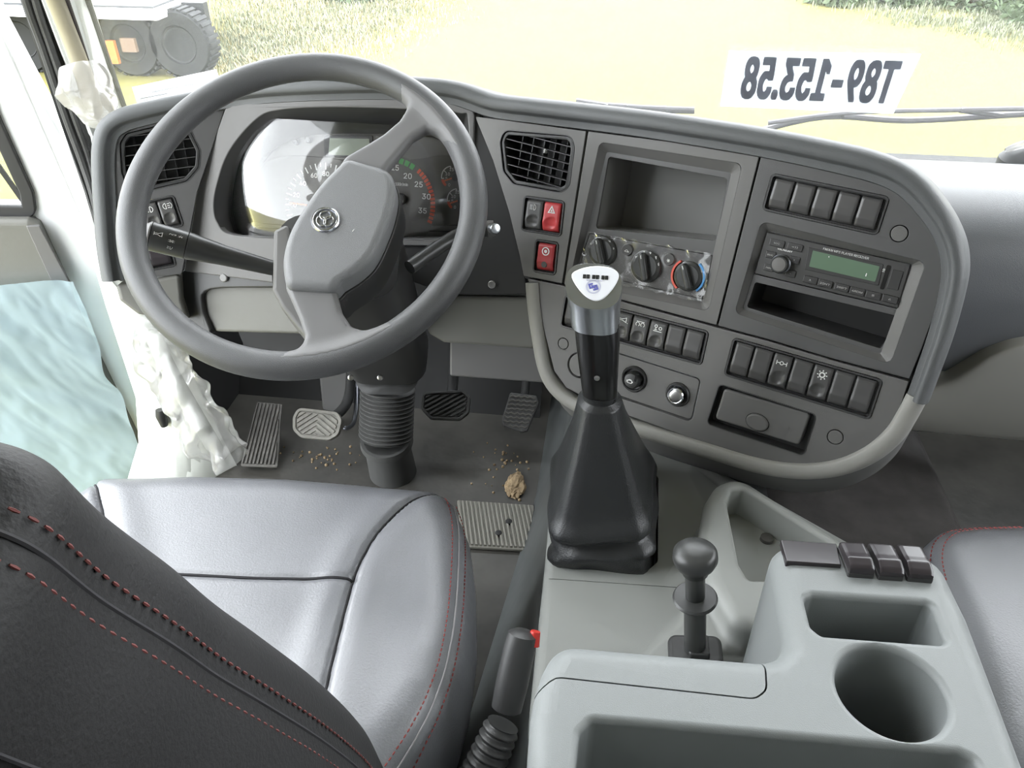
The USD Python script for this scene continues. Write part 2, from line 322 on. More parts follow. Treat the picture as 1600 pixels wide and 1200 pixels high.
def pane(name, col, haze, gl=.03, tint=(1, 1, 1), hazecol=(.8, .82, .8), back=.5, ior=1.45):
    """Clear sheet: transparent, a fresnel reflection, and a thin film of dust that scatters light."""
    MAT[name] = usdkit.material(stage, '/World/Looks/'+name, {
        't': ('transparent_bsdf', {'color': tint}), 'd': ('translucent_bsdf', {'color': hazecol}), 'd2': ('diffuse_bsdf', {'color': hazecol}), 'dd': ('mix_closure', {'fac': back}),
        'g': ('glossy_bsdf', {'roughness': gl, 'color': (1, 1, 1)}), 'f': ('fresnel', {'IOR': ior}), 'm': ('mix_closure', {'fac': haze}), 'm2': ('mix_closure', {})},
        [('d.BSDF', 'dd.closure1'), ('d2.BSDF', 'dd.closure2'), ('t.BSDF', 'm.closure1'), ('dd.closure', 'm.closure2'), ('m.closure', 'm2.closure1'), ('g.BSDF', 'm2.closure2'), ('f.fac', 'm2.fac')], surface='m2.closure')
pane('windscreen', (1, 1, 1), .035, .01)
pane('lens', (1, 1, 1), .008, .04)
pane('cling_film', (1, 1, 1), .08, .14, hazecol=(.8, .8, .8))
pane('blue_film', (1, 1, 1), .72, .2, tint=(.72, .93, 1), hazecol=(.62, .76, .82), ior=1.04)
pane('wrap', (1, 1, 1), .42, .22, hazecol=(.82, .81, .80))
pane('paper', (1, 1, 1), .88, .4, tint=(.9, .95, 1), hazecol=(.86, .90, .93), back=.08)
pane('sheet_ink', (1, 1, 1), .95, .4, hazecol=(.52, .53, .57), back=.2)
# ================================================================ planes of the dashboard
def panel(P, deg, tilt):
    a, t = math.radians(deg), math.radians(tilt); d = np.array([math.cos(a), -math.sin(a), 0])
    return Fr(P, d, np.array([-math.sin(a)*math.cos(t), -math.cos(a)*math.cos(t), math.sin(t)]))
CTR = panel(dep(1310, 415, .93), 25, 18)
MID = panel(CTR.at(745, 185), 3, 20)
LEF = panel(MID.at(345, 178), -24, 18)
SCR = Fr([0, 1.40, .70], [1, 0, 0], [0, -math.cos(math.radians(10)), -math.sin(math.radians(10))])
# ================================================================ the cab and the ground outside
GZ, FZ = -1.35, .15
def quad(a, b, c, d, t, dirn): return grid([[a, b], [d, c]], t, dirn)
def boxm(x0, x1, y0, y1, z0, z1): m = trimesh.creation.box([x1-x0, y1-y0, z1-z0]); m.apply_translation([(x0+x1)/2, (y0+y1)/2, (z0+z1)/2]); return m
gx = np.linspace(-40, 40, 81); gy = np.linspace(-15, 65, 81)
G = np.array([[[x, y, GZ+.05*(meshkit.fbm(np.array([x*.4, y*.4, 0]), 3)-.5)] for x in gx] for y in gy])
struct('ground', grid(G, .3, [0, 0, 1]), MAT['ground'], 'sun bleached yellow sandy ground outside', smooth=True)
struct('floor', boxm(-.855, 1.3, -.6, 1.9, FZ-.05, FZ), MAT['floor_mat'], 'dusty dark rubber cab floor')
def with_hole(F, outer, holes, t):
    p = Polygon(outer)
    for h in holes: p = p.difference(Polygon(h))
    return slab(F, p, -t, 0)
struct('ceiling', boxm(-1.0, 1.35, -.65, 1.30, 1.78, 1.83), MAT['headliner'], 'pale cab headliner')
RW = Fr([0, -.6, 0], [-1, 0, 0], [0, 1, 0]); struct('wall_rear', with_hole(RW, [(-1.35, -.2), (1.0, -.2), (1.0, 1.8), (-1.35, 1.8)], [], .05), MAT['headliner'])
WR = Fr([1.3, 0, 0], [0, -1, 0], [-1, 0, 0]); struct('wall_right', with_hole(WR, [(-1.6, -.2), (.6, -.2), (.6, 1.8), (-1.20, 1.8), (-1.42, .70), (-1.6, .65)], [[(-1.18, .9), (-.1, .9), (-.1, 1.55), (-1.08, 1.55)]], .05), MAT['headliner'])
WL = Fr([-.9, 0, 0], [0, 1, 0], [1, 0, 0]); struct('wall_left', with_hole(WL, [(-.6, -.2), (.1, -.2), (.1, 1.8), (-.6, 1.8)], [], .05), MAT['headliner'])
struct('wall_front', boxm(-.95, 1.3, 1.50, 1.54, -.2, .70), MAT['black_matte'], 'dark firewall under the dashboard')
# windscreen: a slightly bowed pane
ws_rows = []
for v in np.linspace(-.02, 1.07, 6):
    ws_rows.append([SCR.w([[x, v, -.0]])[0]+np.array([0, -.09*((x-.2)/1.1)**4, 0]) for x in np.linspace(-.88, 1.28, 25)])
struct('window_1', grid(ws_rows, .005), MAT['windscreen'], 'dusty windscreen', smooth=True)
# ================================================================ dashboard
dash = thing('dashboard', 'dark grey wraparound truck dashboard with beige lower panels and soft rolled rim', 'dashboard', base=CTR.at(1150, 700))
def path3(*segs, n=5):
    P, N = [], []
    for F, h, pts in segs:
        for p in pts: P.append(F.at(*p, h)); N.append(F.n)
    return crom(P, n), crom(N, n)
def sweep(P, N, prof, side=1, taper=None):
    """prof: (outward, along the normal) pairs around the section."""
    Tn = np.gradient(P, axis=0); Tn /= np.linalg.norm(Tn, axis=1, keepdims=True); N = N/np.linalg.norm(N, axis=1, keepdims=True)
    O = np.cross(N, Tn)*side; O /= np.linalg.norm(O, axis=1, keepdims=True); R = []
    for k in range(len(P)):
        s = 1 if taper is None else taper[k]
        R.append([P[k]+O[k]*a*s+N[k]*b for a, b in prof])
    return loft(R, True), np.array([P[k]+O[k]*prof_out for k, prof_out in ((k, max(a for a, b in prof)) for k in range(len(P)))])
rimL = [(176, 438), (168, 385), (164, 330), (161, 280), (161, 235), (168, 206), (186, 190), (215, 180), (280, 165)]
rimM = [(350, 152), (420, 143), (500, 139), (580, 137), (660, 139), (715, 146)]
rimC = [(770, 164), (830, 172), (900, 180), (1000, 192), (1100, 207), (1190, 222), (1290, 242), (1370, 262), (1420, 287), (1461, 333), (1484, 375), (1492, 415), (1488, 455), (1471, 520), (1452, 575), (1433, 626)]
P, N = path3((LEF, .0, rimL), (MID, .0, rimM), (CTR, .0, rimC))
prof = [(-.0170, -.03), (-.0170, .0015), (-.0160, .0030), (-.0085, .0036), (-.0068, .0050), (-.0050, .0100), (-.0030, .0125), (.003, .0135), (.0095, .0110), (.0140, .005), (.0162, -.004), (.0170, -.02), (.0165, -.06), (-.010, -.06)]
tp_ = np.interp(np.linspace(0, 1, len(P)), [0, .30, .72, .82, 1], [1, 1, 1, .80, .72])
rim_mesh, _ = sweep(P, N, prof, 1, tp_); rim_mesh.fix_normals()
part(dash, 'rim_pad', rim_mesh, MAT['pad'], smooth=50)
# dash top behind the rim, falling away to the foot of the windscreen
Tn = np.gradient(P, axis=0); Tn /= np.linalg.norm(Tn, axis=1, keepdims=True); O = np.cross(N, Tn)
sel = [k for k in range(len(P)) if O[k][2] > .45*np.linalg.norm(O[k])]
E0 = np.array([P[k]+nrm(O[k])*.012-nrm(N[k])*.03 for k in sel])
rows = [E0]
for f in (.15, .5, 1): rows.append(np.array([[e[0]*(1-.0*f), e[1]+(1.385-e[1])*f, e[2]+(.69-e[2])*min(1, f*1.25+.05)] for e in E0]))
part(dash, 'top_panel', grid(rows, .01, [0, 0, 1]), MAT['pad_top'], smooth=40)
# cut-outs of the centre panel
def hole(F, pts, r=.004): return F.poly(pts, r)
ROWS = {}
def row_frame(F, tl, tr, br, bl):
    a, b, c, d = (F.uv(*p) for p in (tl, tr, br, bl)); cen = (a+b+c+d)/4; ex = ((b-a)+(c-d))/2; ey = ((a-d)+(b-c))/2
    rot = math.atan2(ex[1], ex[0]); return F.moved(cen[0], cen[1], 0, rot), np.linalg.norm(ex), abs(ey@np.array([-math.sin(rot), math.cos(rot)]))
def in_parent(F, S, poly): q = [F.loc(S.w([[x, y, 0]]))[0][:2] for x, y in poly.exterior.coords]; return Polygon(q)
SW = {'top': (CTR, (1210, 277), (1383, 313), (1366, 360), (1198, 324)), 'low': (CTR, (889, 466), (1102, 522), (1092, 564), (877, 506)), 'right': (CTR, (1150, 533), (1372, 598), (1355, 648), (1137, 583)),
      'pair': (CTR, (823, 311), (879, 319), (872, 364), (818, 356)), 'red': (CTR, (841, 379), (869, 383), (864, 425), (836, 420)),
      'lpair': (LEF, (222, 320), (271, 309), (279, 350), (229, 361)), 'lone': (LEF, (226, 374), (262, 367), (266, 413), (232, 419))}
holesC, holesL = [], []
for k, (F, *c) in SW.items():
    S, w, h = row_frame(F, *c); ROWS[k] = (S, w, h); hp = in_parent(F, S, rrect(w+.009, h+.009, .006)); (holesL if F is LEF else holesC).append(hp)
screen_well = hole(CTR, [(937, 222), (1160, 256), (1107, 486), (890, 440)], .008)
radio_well = hole(CTR, [(1190, 346), (1447, 410), (1391, 569), (1148, 489)], .008)
vent_c = CTR.poly([(787, 203), (893, 212), (897, 232), (889, 293), (874, 301), (802, 288), (786, 268), (781, 222)], .013)
ash_hole = CTR.poly([(1124, 600), (1276, 648), (1256, 712), (1104, 662)], .006)
lighter_hole = CTR.poly([(950, 546), (1096, 592), (1081, 660), (934, 610)], .008)
knee_hole = Point(*CTR.uv(905, 571)).buffer(.0185, quad_segs=12)
plugs = [((880, 537), .0085), ((1305, 683), .0095), ((1405, 365), .0095)]
for c, r in plugs: holesC.append(Point(*CTR.uv(*c)).buffer(r, quad_segs=8))
holesC += [screen_well, radio_well, vent_c, ash_hole, lighter_hole, knee_hole]
H = unary_union(holesC)
pieces = {'vent_panel': [(742, 182), (800, 189), (916, 205), (878, 443), (818, 431), (812, 400), (795, 330), (770, 250)],
          'screen_panel': [(919, 205), (1050, 222), (1186, 245), (1119, 508), (881, 444)],
          'radio_panel': [(1189, 245), (1300, 262), (1375, 279), (1425, 308), (1462, 356), (1480, 400), (1480, 430), (1462, 485), (1440, 545), (1421, 592), (1300, 560), (1200, 530), (1122, 509)],
          'lower_panel': [(824, 435), (878, 446), (1121, 512), (1200, 533), (1300, 563), (1420, 596), (1408, 632), (1390, 668), (1360, 700), (1315, 722), (1265, 732), (1200, 722), (1100, 692), (1000, 656), (930, 630), (885, 606), (866, 580), (856, 540), (842, 485)]}
allp = []
for nm, pts in pieces.items():
    g = CTR.poly(pts, .0015); allp.append(g); part(dash, nm, slab(CTR, g.difference(H.buffer(0)), -.009, 0, .0009, 2), MAT['fascia_dark' if nm == 'radio_panel' else 'fascia'])
back = unary_union([g.buffer(.004) for g in allp]).buffer(.001).difference(H.buffer(.0005)); part(dash, 'panel_backing', slab(CTR, back, -.014, -.0095), MAT['black_matte'])
def tray(F, poly, d, wall=.0012, lip=0.0, front=-.001):
    o = poly.buffer(wall, join_style=1); return cat(slab(F, o.difference(poly), -d, front+lip), slab(F, o, -d-.0015, -d))
def bevel_well(F, outer, inner, d, r=0):
    """A sloping wall from an outer outline at the surface to an inner one at depth d."""
    a = np.array([outer.exterior.interpolate(t, normalized=True).coords[0] for t in np.linspace(0, 1, 121)[:-1]])
    ci = np.array(inner.exterior.coords)[:, :2]; L = inner.exterior
    oc = np.array(outer.centroid.coords[0]); b = []
    b = np.array([L.interpolate(L.project(Point(*p))).coords[0] for p in a])
    return loft([F.w(np.c_[a, np.full(len(a), .0)]), F.w(np.c_[b, np.full(len(b), -d)]), F.w(np.c_[b, np.full(len(b), -d-.002)])], False)
# screen bin
WELL = .010
sb_in = CTR.poly([(948, 237), (1143, 270), (1097, 472), (902, 426)], .004, -WELL)
part(dash, 'screen_surround', bevel_well(CTR, screen_well, sb_in, WELL), MAT['fascia'], smooth=30)
bin_poly = CTR.poly([(951, 245), (1137, 279), (1118, 376), (931, 357)], .004, -WELL)
clim_poly = CTR.poly([(921, 364), (1115, 399), (1099, 468), (903, 424)], .003, -WELL)
part(dash, 'screen_frame', slab(CTR, sb_in.buffer(.001).difference(bin_poly).difference(clim_poly), -WELL-.004, -WELL, .0008, 2), MAT['fascia_dark'])
part(dash, 'screen_bin', tray(CTR, bin_poly, .095, .0015, 0, -WELL-.003), MAT['bin_plastic'], 'deep empty screen compartment')
# radio well and cubby
rw_in = CTR.poly([(1199, 360), (1426, 413), (1376, 553), (1160, 483)], .003, -WELL)
part(dash, 'radio_surround', bevel_well(CTR, radio_well, rw_in, WELL), MAT['fascia'], smooth=30)
radio_poly = CTR.poly([(1198, 361), (1425, 412), (1404, 483), (1178, 428)], .002, -WELL)
cub_poly = CTR.poly([(1180, 441), (1402, 494), (1377, 545), (1167, 480)], .003, -WELL)
part(dash, 'cubby_frame', slab(CTR, rw_in.buffer(.001).difference(radio_poly).difference(cub_poly), -WELL-.004, -WELL, .0008, 2), MAT['fascia_dark'])
part(dash, 'cubby', tray(CTR, cub_poly, .085, .0015, 0, -WELL-.003), MAT['black_plastic'], 'open black storage slot under the radio')
for k, (S, w, h) in ROWS.items():
    part(dash, 'switch_frame', cat(tray(S, rrect(w+.004, h+.004, .003), .006, .0022, .0022), ), MAT['black_plastic'], 'black rounded frame around a row of switches')
for c, r in plugs: part(dash, 'plug_cover', slab(CTR.moved(*CTR.uv(*c)), Point(0, 0).buffer(r-.0009, quad_segs=10), -.006, .0002, .0006, 2), MAT['fascia'])
part(dash, 'blank_disc', cat(slab(CTR.moved(*CTR.uv(905, 571)), Point(0, 0).buffer(.0165, quad_segs=12), -.006, -.001, .001, 2)), MAT['fascia'], 'large round blanking disc half hidden by the gear lever')
part(dash, 'lighter_panel', slab(CTR, lighter_hole.buffer(-.0022).difference(Point(*CTR.uv(990, 593)).buffer(.0185)).difference(Point(*CTR.uv(1058, 617)).buffer(.0165)), -.006, -.0025, .0008, 2), MAT['fascia'])
# beige rim under the centre panel and the wall beneath it
lipC = [(831, 442), (834, 480), (841, 530), (850, 575), (866, 606), (895, 630), (940, 649), (1015, 677), (1100, 703), (1180, 727), (1250, 737), (1310, 731), (1360, 710), (1396, 680), (1416, 650), (1432, 620)]
P2, N2 = path3((CTR, .0, lipC))
lp = [(-.011, -.02), (-.011, .002), (-.007, .006), (.002, .007), (.009, .003), (.012, -.006), (.012, -.05), (-.011, -.05)]
lip, _ = sweep(P2, N2, lp, -1); lip.fix_normals(); part(dash, 'beige_rim', lip, MAT['beige_lit'], 'beige rounded lip around the lower centre panel', smooth=50)
T2 = np.gradient(P2, axis=0); T2 /= np.linalg.norm(T2, axis=1, keepdims=True); O2 = -np.cross(N2, T2); O2 /= np.linalg.norm(O2, axis=1, keepdims=True)
e0 = P2+O2*.008-CTR.n*.02
back_dir = -np.array([CTR.n[0], CTR.n[1], 0])/np.linalg.norm(CTR.n[:2])
rows = [e0, e0+back_dir*.012+np.array([0, 0, -.03]), e0+back_dir*.024+np.array([0, 0, -.052]), e0+back_dir*.04+np.array([0, 0, -.060]), e0+back_dir*.16+np.array([0, 0, -.062])]
part(dash, 'lower_skirt', grid(np.array(rows)[:, 8:], .004, -back_dir), MAT['binnacle'], smooth=40)  # darker grey puts the shadow of the lip into the wall colour
# the black column trim right of the instruments, beige knee panels
part(dash, 'column_trim', slab(MID, MID.poly([(620, 372), (722, 372), (735, 180), (748, 172), (775, 250), (800, 330), (817, 400), (824, 462), (700, 462), (640, 440)], .004), -.03, -.004, .003), MAT['black_plastic'])
sc = MID.moved(*MID.uv(768, 445)); part(dash, 'screw', slab(sc, Point(0, 0).buffer(.006), -.005, -.001, .0012), MAT['steel'], 'steel fixing screw on the black trim')
part(dash, 'knee_panel', slab(MID, MID.poly([(650, 462), (826, 466), (836, 548), (690, 538), (668, 525), (655, 500)], .006), -.05, -.010, .006), MAT['beige'], 'beige knee panel right of the steering column')
part(dash, 'knee_panel', slab(MID, MID.poly([(180, 444), (276, 428), (290, 424), (445, 440), (475, 525), (330, 521), (312, 490), (200, 478)], .006), -.05, -.012, .006), MAT['beige'], 'beige knee panel left of the steering column')
part(dash, 'end_block', slab(LEF, LEF.poly([(180, 446), (281, 428), (284, 470), (296, 505), (215, 492), (186, 470)], .006), -.06, -.002, .006), MAT['beige'], 'beige outer end piece below the left switches')
part(dash, 'under_panel', slab(MID, MID.poly([(690, 541), (836, 550), (850, 612), (690, 600)], .004), -.10, -.05, .004), MAT['binnacle'], 'grey metal panel under the knee panel')
part(dash, 'added_shadow_sheet', slab(MID, MID.poly([(300, 505), (560, 525), (600, 610), (340, 600)], .004), -.16, -.12), MAT['black_matte'])  # black sheet added to stand for the shadow under the dash
# left panel with its cut-outs
vent_l = LEF.poly([(186, 224), (196, 208), (262, 192), (296, 200), (313, 236), (311, 262), (292, 284), (240, 296), (200, 298), (189, 270)], .012)
gl = LEF.poly([(178, 210), (192, 200), (260, 184), (352, 168), (330, 235), (308, 300), (284, 428), (186, 440), (178, 330)], .003)
part(dash, 'outer_panel', slab(LEF, gl.difference(unary_union(holesL)).difference(vent_l), -.009, 0, .0009, 2), MAT['fascia_dark'])
# instrument surround: a light grey face with a black hooded well
sur = MID.poly([(354, 166), (420, 158), (500, 152), (640, 154), (738, 162), (742, 182), (735, 380), (700, 384), (560, 384), (440, 372), (430, 442), (322, 428), (288, 424), (309, 300), (331, 230)], .003)
well = MID.curve([(440, 371), (362, 366), (341, 348), (335, 322), (341, 285), (360, 235), (402, 186), (440, 172), (520, 168), (640, 171), (716, 177), (732, 196), (733, 350), (722, 372), (600, 375)], 0, 9); _w = MID.poly([(400, 184), (435, 172), (520, 168), (640, 171), (720, 178), (733, 200), (732, 350), (722, 372), (620, 374), (440, 371), (362, 366), (340, 350), (334, 325), (338, 296), (362, 232)], .010)
part(dash, 'instrument_surround', slab(MID, sur.difference(well), -.012, .002, .002), MAT['binnacle'])
HD = .075
well_px = [(440, 371), (362, 366), (341, 348), (335, 322), (341, 285), (360, 235), (402, 186), (440, 172), (520, 168), (640, 171), (716, 177), (732, 196), (733, 350), (722, 372), (600, 375)]
end_px = [(440, 371), (384, 366), (378, 350), (380, 330), (388, 305), (404, 265), (432, 232), (466, 216), (520, 209), (640, 211), (704, 222), (722, 244), (727, 350), (718, 371), (600, 375)]
a, b = crom(np.array([MID.uv(*p) for p in well_px]), 9, True), crom(np.array([MID.uv(*p, -HD+.012) for p in end_px]), 9, True)
part(dash, 'instrument_hood', loft([MID.w(np.c_[a, np.full(len(a), .001)]), MID.w(np.c_[b, np.full(len(b), -HD+.012)])], False), MAT['black_plastic'], 'black inner hood around the instruments', smooth=60)
part(dash, 'lower_arc_trim', slab(MID, MID.curve([(284, 424), (350, 404), (430, 425), (446, 448), (330, 452), (318, 480), (330, 520), (306, 516), (288, 490), (280, 455)], -.004, 5), -.02, -.002, .003), MAT['black_plastic'])
part(dash, 'trim_knob', cat(slab(MID.moved(*MID.uv(350, 434)), Point(0, 0).buffer(.007), -.004, .003, .002)), MAT['knob_grey'])
# ---------------------------------------------------------------- passenger side of the dashboard
PROF = [(1.385, .735), (1.25, .785), (1.12, .806), (1.04, .80), (.985, .775), (.962, .73), (.952, .68), (.955, .60)]
xs = np.linspace(.30, 1.29, 16)
part(dash, 'passenger_panel', grid(np.array([crom([(x, y, z) for y, z in PROF], 5) for x in xs]), .006), MAT['pad_top'], 'broad smooth dashboard top on the passenger side', smooth=60)
tops = crom([(.36, .53), (.41, .572), (.455, .597), (.478, .622), (.50, .645), (.54, .664), (.65, .685), (1.0, .70), (1.29, .70)], 4)
rows = []
for x, zt in tops:
    zb = .505; zm = (zt+zb)/2
    rows.append(crom([(x, .958, zt), (x, .940, zt-.001), (x, .930, zt-.010), (x, .928, zm), (x, .935, zb+.012), (x, .955, zb), (x, 1.10, zb-.03)], 3))
part(dash, 'passenger_knee_panel', grid(np.array(rows), .006), MAT['beige_lit'], 'beige lower panel on the passenger side', smooth=60)
# ================================================================ rocker switches
def rocker_mesh(w, h, dish=False, inv=1):
    xs_, ys_ = np.linspace(-w/2, w/2, 13), np.linspace(-h/2, h/2, 25); Z = []
    for y in ys_:
        t = y/h; z = np.interp(t*inv, [-.5, -.42, -.2, .0, .42, .5], [.0005, .0035, .0062, .0050, .0040, .0015]); r = []
        for x in xs_:
            e = min(abs(x-w/2), abs(x+w/2)); zz = z-(.0012*max(0, 1-e/.0016)**2)
            if dish:
                q = (x/(w*.36))**2+((y+h*.20)/(h*.19))**2
                if q < 1: zz -= .0035*(1-q)**.6
            r.append([x, y, zz])
        Z.append(r)
    return grid(Z, .011, [0, 0, 1])
def local_icon(kind, size, x, y, z): return slab_local(affinity.translate(affinity.scale(icon(kind), size/8, size/8, origin=(0, 0)), x, y), z, z+.0004)
def switch(M, w, h, m, label, ic=None, dish=None, group=None, icm='symbol', icy=.26, inv=1):
    t = thing('rocker_switch', label, 'switch', group, M=M); dish = dish if dish is not None else bool(ic)
    part(t, 'rocker', rocker_mesh(w, h, dish, inv), m, smooth=50, local=True)
    if ic: part(t, 'symbol', local_icon(ic, w*.62, 0, h*icy, .0047), MAT[icm], 'printed switch symbol', local=True)
    return t
protos = {}
def row(key, n, specs, labels, groups, m=None, vertical=False):
    S, w, h = ROWS[key]; pitch = w/n
    for k in range(n):
        M = S.moved(-w/2+pitch*(k+.5), 0, -.0035).M(); sp = specs.get(k)
        if sp is None:
            pk = (round(pitch, 4), round(h, 4))
            if pk in protos: copy_of(protos[pk], 'rocker_switch', labels[k], 'switch', M, groups)
            else: protos[pk] = switch(M, pitch-.0026, h, m or MAT['switch'], labels[k], group=groups)
        else: switch(M, pitch-.0026, h, sp.get('m', MAT['switch']), labels[k], sp.get('ic'), sp.get('dish', True), None, sp.get('icm', 'symbol'), sp.get('icy', .26))
O5 = ['leftmost', 'second', 'middle', 'fourth', 'rightmost']
row('top', 5, {}, [f'plain dark blank switch, {o} of the five above the radio' for o in O5], 'blank switches above the radio')
row('low', 8, {2: {'ic': 'lock'}, 3: {'ic': 'horn'}, 4: {'ic': 'oo'}, 5: {'ic': 'pump'}},
    ['plain blank switch left of the gear knob, at the left end of the lower row', 'plain switch of the lower left row just behind the gear lever', 'dark switch of the lower left row mostly hidden behind the gear lever, with symbol',
     'dark switch with a horn symbol just right of the gear lever', 'dark switch with two loops symbol between the horn and pump switches', 'dark switch with a pump like symbol left of two blanks', 'plain blank switch beside the pump symbol switch, lower left row', 'plain blank switch at the right end of the lower left row'], 'switches in the row behind the gear lever')
row('right', 7, {2: {'ic': 'axle'}, 4: {'ic': 'sun'}},
    ['plain blank switch at the left end of the row above the ashtray', 'plain blank switch left of the axle symbol switch', 'dark switch with a white axle symbol above the ashtray', 'plain blank switch between the axle and gear wheel symbol switches', 'dark switch with a round white gear wheel symbol',
     'plain blank switch right of the gear wheel symbol switch', 'plain blank switch at the right end of the row above the ashtray'], 'switches in the row above the ashtray')
row('pair', 2, {0: {'ic': 'lamp', 'm': MAT['switch'], 'icm': 'symbol_dim'}, 1: {'ic': 'tri', 'm': MAT['switch_red'], 'icm': 'symbol'}}, ['grey rocker switch with a lamp symbol beside the red hazard switch', 'red hazard warning switch with a triangle symbol'], None)
S, w, h = ROWS['red']; t = switch(S.moved(0, 0, -.0035).M(), w-.003, h, MAT['switch_red_dark'], 'single red switch with a white ring symbol below the hazard switch', 'ring', False, icy=.22); part(t, 'indicator_dot', slab_local(Point(0, -h*.27).buffer(.0042), .004, .0064), MAT['fascia_dark'], local=True)
row('lpair', 2, {0: {'ic': 'fogl'}, 1: {'ic': 'fog'}}, ['dark fog lamp switch of the left pair, half hidden by the wheel rim', 'dark fog lamp switch with white symbol left of the instruments'], None)
row('lone', 1, {}, ['single plain blank switch behind the indicator stalk'], None, MAT['switch_console'])
# ================================================================ air vents
def vent(F, poly, n, label, slope, tl, bl, x0, x1):
    t = thing('air_vent', label, 'air vent', base=F.w(list(poly.centroid.coords)[0])[0])
    part(t, 'housing', tray(F, poly.buffer(-.0004), .05, .0012, 0, .0006), MAT['black_plastic'])
    inner = poly.buffer(-.006)
    part(t, 'frame', slab(F, poly.buffer(-.001).difference(inner), -.012, -.002, .0012, 2), MAT['black_plastic'])
    x0_, y0_, x1_, y1_ = inner.bounds
    for k in range(n):
        f = (k+.5)/n; v = y1_-(y1_-y0_)*f
        L = LineString([(x0_-.01, v+slope*(x1_-x0_)/2), (x1_+.01, v-slope*(x1_-x0_)/2)]).buffer(.0008, cap_style=2).intersection(inner)
        if L.is_empty: continue
        part(t, 'slat', slab(F, L, -.018, -.004, .0005, 2), MAT['black_plastic'])
    for k in range(5):
        u = x0_+(x1_-x0_)*(k+1)/6; L = LineString([(u, y0_), (u, y1_)]).buffer(.0007, cap_style=2).intersection(inner)
        part(t, 'vane', slab(F, L, -.034, -.020), MAT['black_plastic'])
    return t
vt = vent(CTR, vent_c, 6, 'black slatted air vent above the hazard switches', .055, 0, 0, 0, 0)
part(vt, 'tab', slab(CTR, rrect(.003, .006, .001, *CTR.uv(851, 236)), -.006, .001, .0008), MAT['symbol_dim'], 'small pale thumb tab')
vent(LEF, vent_l, 6, 'black slatted air vent at the left end of the dashboard', -.04, 0, 0, 0, 0)
# ================================================================ instrument cluster
CL = Fr(MID.w([[0, 0, -HD+.003]])[0], MID.d, MID.n)
clu = thing('instrument_cluster', 'grey instrument cluster with speedometer, rev counter and two small gauges', 'instrument cluster', base=CL.at(560, 320))
part(clu, 'face_plate', slab(CL, CL.poly([(350, 175), (760, 160), (770, 400), (330, 400)], .006), -.006, 0), MAT['dial_plate'])
part(clu, 'gauge_panel', slab(CL, CL.curve([(392, 345), (405, 268), (440, 245), (510, 246), (570, 256), (640, 250), (700, 243), (726, 262), (728, 345), (600, 349)], 0, 6), 0, .002, .001), MAT['dial'])
for a, b in (((392, 346), (730, 352)), ((392, 356), (730, 362))): part(clu, 'trim_line', slab(CL, LineString([CL.uv(*a), CL.uv(*b)]).buffer(.001), 0, .0015), MAT['black_plastic'])
part(clu, 'display_frame', slab(CL, CL.poly([(507, 212), (583, 212), (583, 247), (507, 245)], .002), 0, .002, .001), MAT['black_plastic'])
part(clu, 'display', slab(CL, CL.poly([(516, 216), (578, 217), (578, 244), (514, 242)], .001), .002, .0024), MAT['lcd'], 'pale green display')
for c in ((464, 222), (484, 219)): part(clu, 'reset_knob', lathe(CL.moved(*CL.uv(*c)), [(.0045, 0), (.0045, .006), (.0035, .008)], 16), MAT['black_plastic'])
def dial(name, c, rpx, a0, a1, n, major, h=2.2):
    q = CL.uv(*c); r = np.linalg.norm(CL.uv(c[0]+rpx, c[1])-q); g = []
    for k, a in enumerate(np.radians(np.linspace(a0, a1, n))):
        l = .010 if k % major == 0 else .006; d_ = np.array([math.cos(a), math.sin(a)]); g.append(LineString([q+d_*(r-l), q+d_*r]).buffer(.0009 if k % major == 0 else .0006, cap_style=2))
    return q, r, unary_union(g)
q, r, g = dial('speed', (510, 324), 64, 195, -15, 29, 2)
sp = part(clu, 'speedometer', slab(CL, Point(*q).buffer(r+.003), .002, .0024), MAT['dial']); part(sp, 'tick_marks', slab(CL, g, .0024, .0028), MAT['symbol'])
for s, a in (('0', 180), ('20', 162), ('40', 138), ('60', 112), ('80', 90), ('100', 60), ('120', 30)):
    d_ = np.array([math.cos(math.radians(a)), math.sin(math.radians(a))])*(r-.0165); part(sp, 'numeral', text_w(CL, q+d_, s, .0068, z=.0024, bold=True), MAT['symbol'])
part(sp, 'needle', slab(CL, LineString([q, q+np.array([-r*.86, .003])]).buffer(.0011), .005, .006), MAT['dial_orange']); part(sp, 'hub', lathe(CL.moved(*q), [(.009, .002), (.009, .009), (.007, .011)]), MAT['black_plastic'])
q, r, g = dial('rev', (612, 318), 68, 205, -40, 36, 5)
tc = part(clu, 'rev_counter', slab(CL, Point(*q).buffer(r+.003), .002, .0025), MAT['dial']); part(tc, 'tick_marks', slab(CL, dial('', (612, 318), 68, 205, 62, 20, 5)[2], .0025, .0028), MAT['symbol'])
part(tc, 'red_band', slab(CL, unary_union([arc(0, 0, r-.003, a, a+3.6, .0075, 6) for a in np.arange(-22, 52, 5)]).buffer(0), 0, .0004).apply_translation(CL.w([[*q, .0025]])[0]-CL.P), MAT['dial_red'], 'red warning band')
part(tc, 'green_band', slab(CL, unary_union([arc(0, 0, r-.004, a, a+6, .0085, 6) for a in np.arange(58, 82, 8)]).buffer(0), 0, .0004).apply_translation(CL.w([[*q, .0025]])[0]-CL.P), MAT['dial_green'], 'green economy band')
for s, c in (('15', (618, 262)), ('20', (638, 275)), ('25', (655, 288)), ('30', (667, 307)), ('35', (661, 329))): part(tc, 'numeral', text_w(CL, CL.uv(*c), s, .0082, z=.0026, bold=True), MAT['symbol'])
part(tc, 'caption', text_w(CL, CL.uv(627, 288), 'x100r/min', .0045, .023, z=.0026, bold=True), MAT['symbol'])
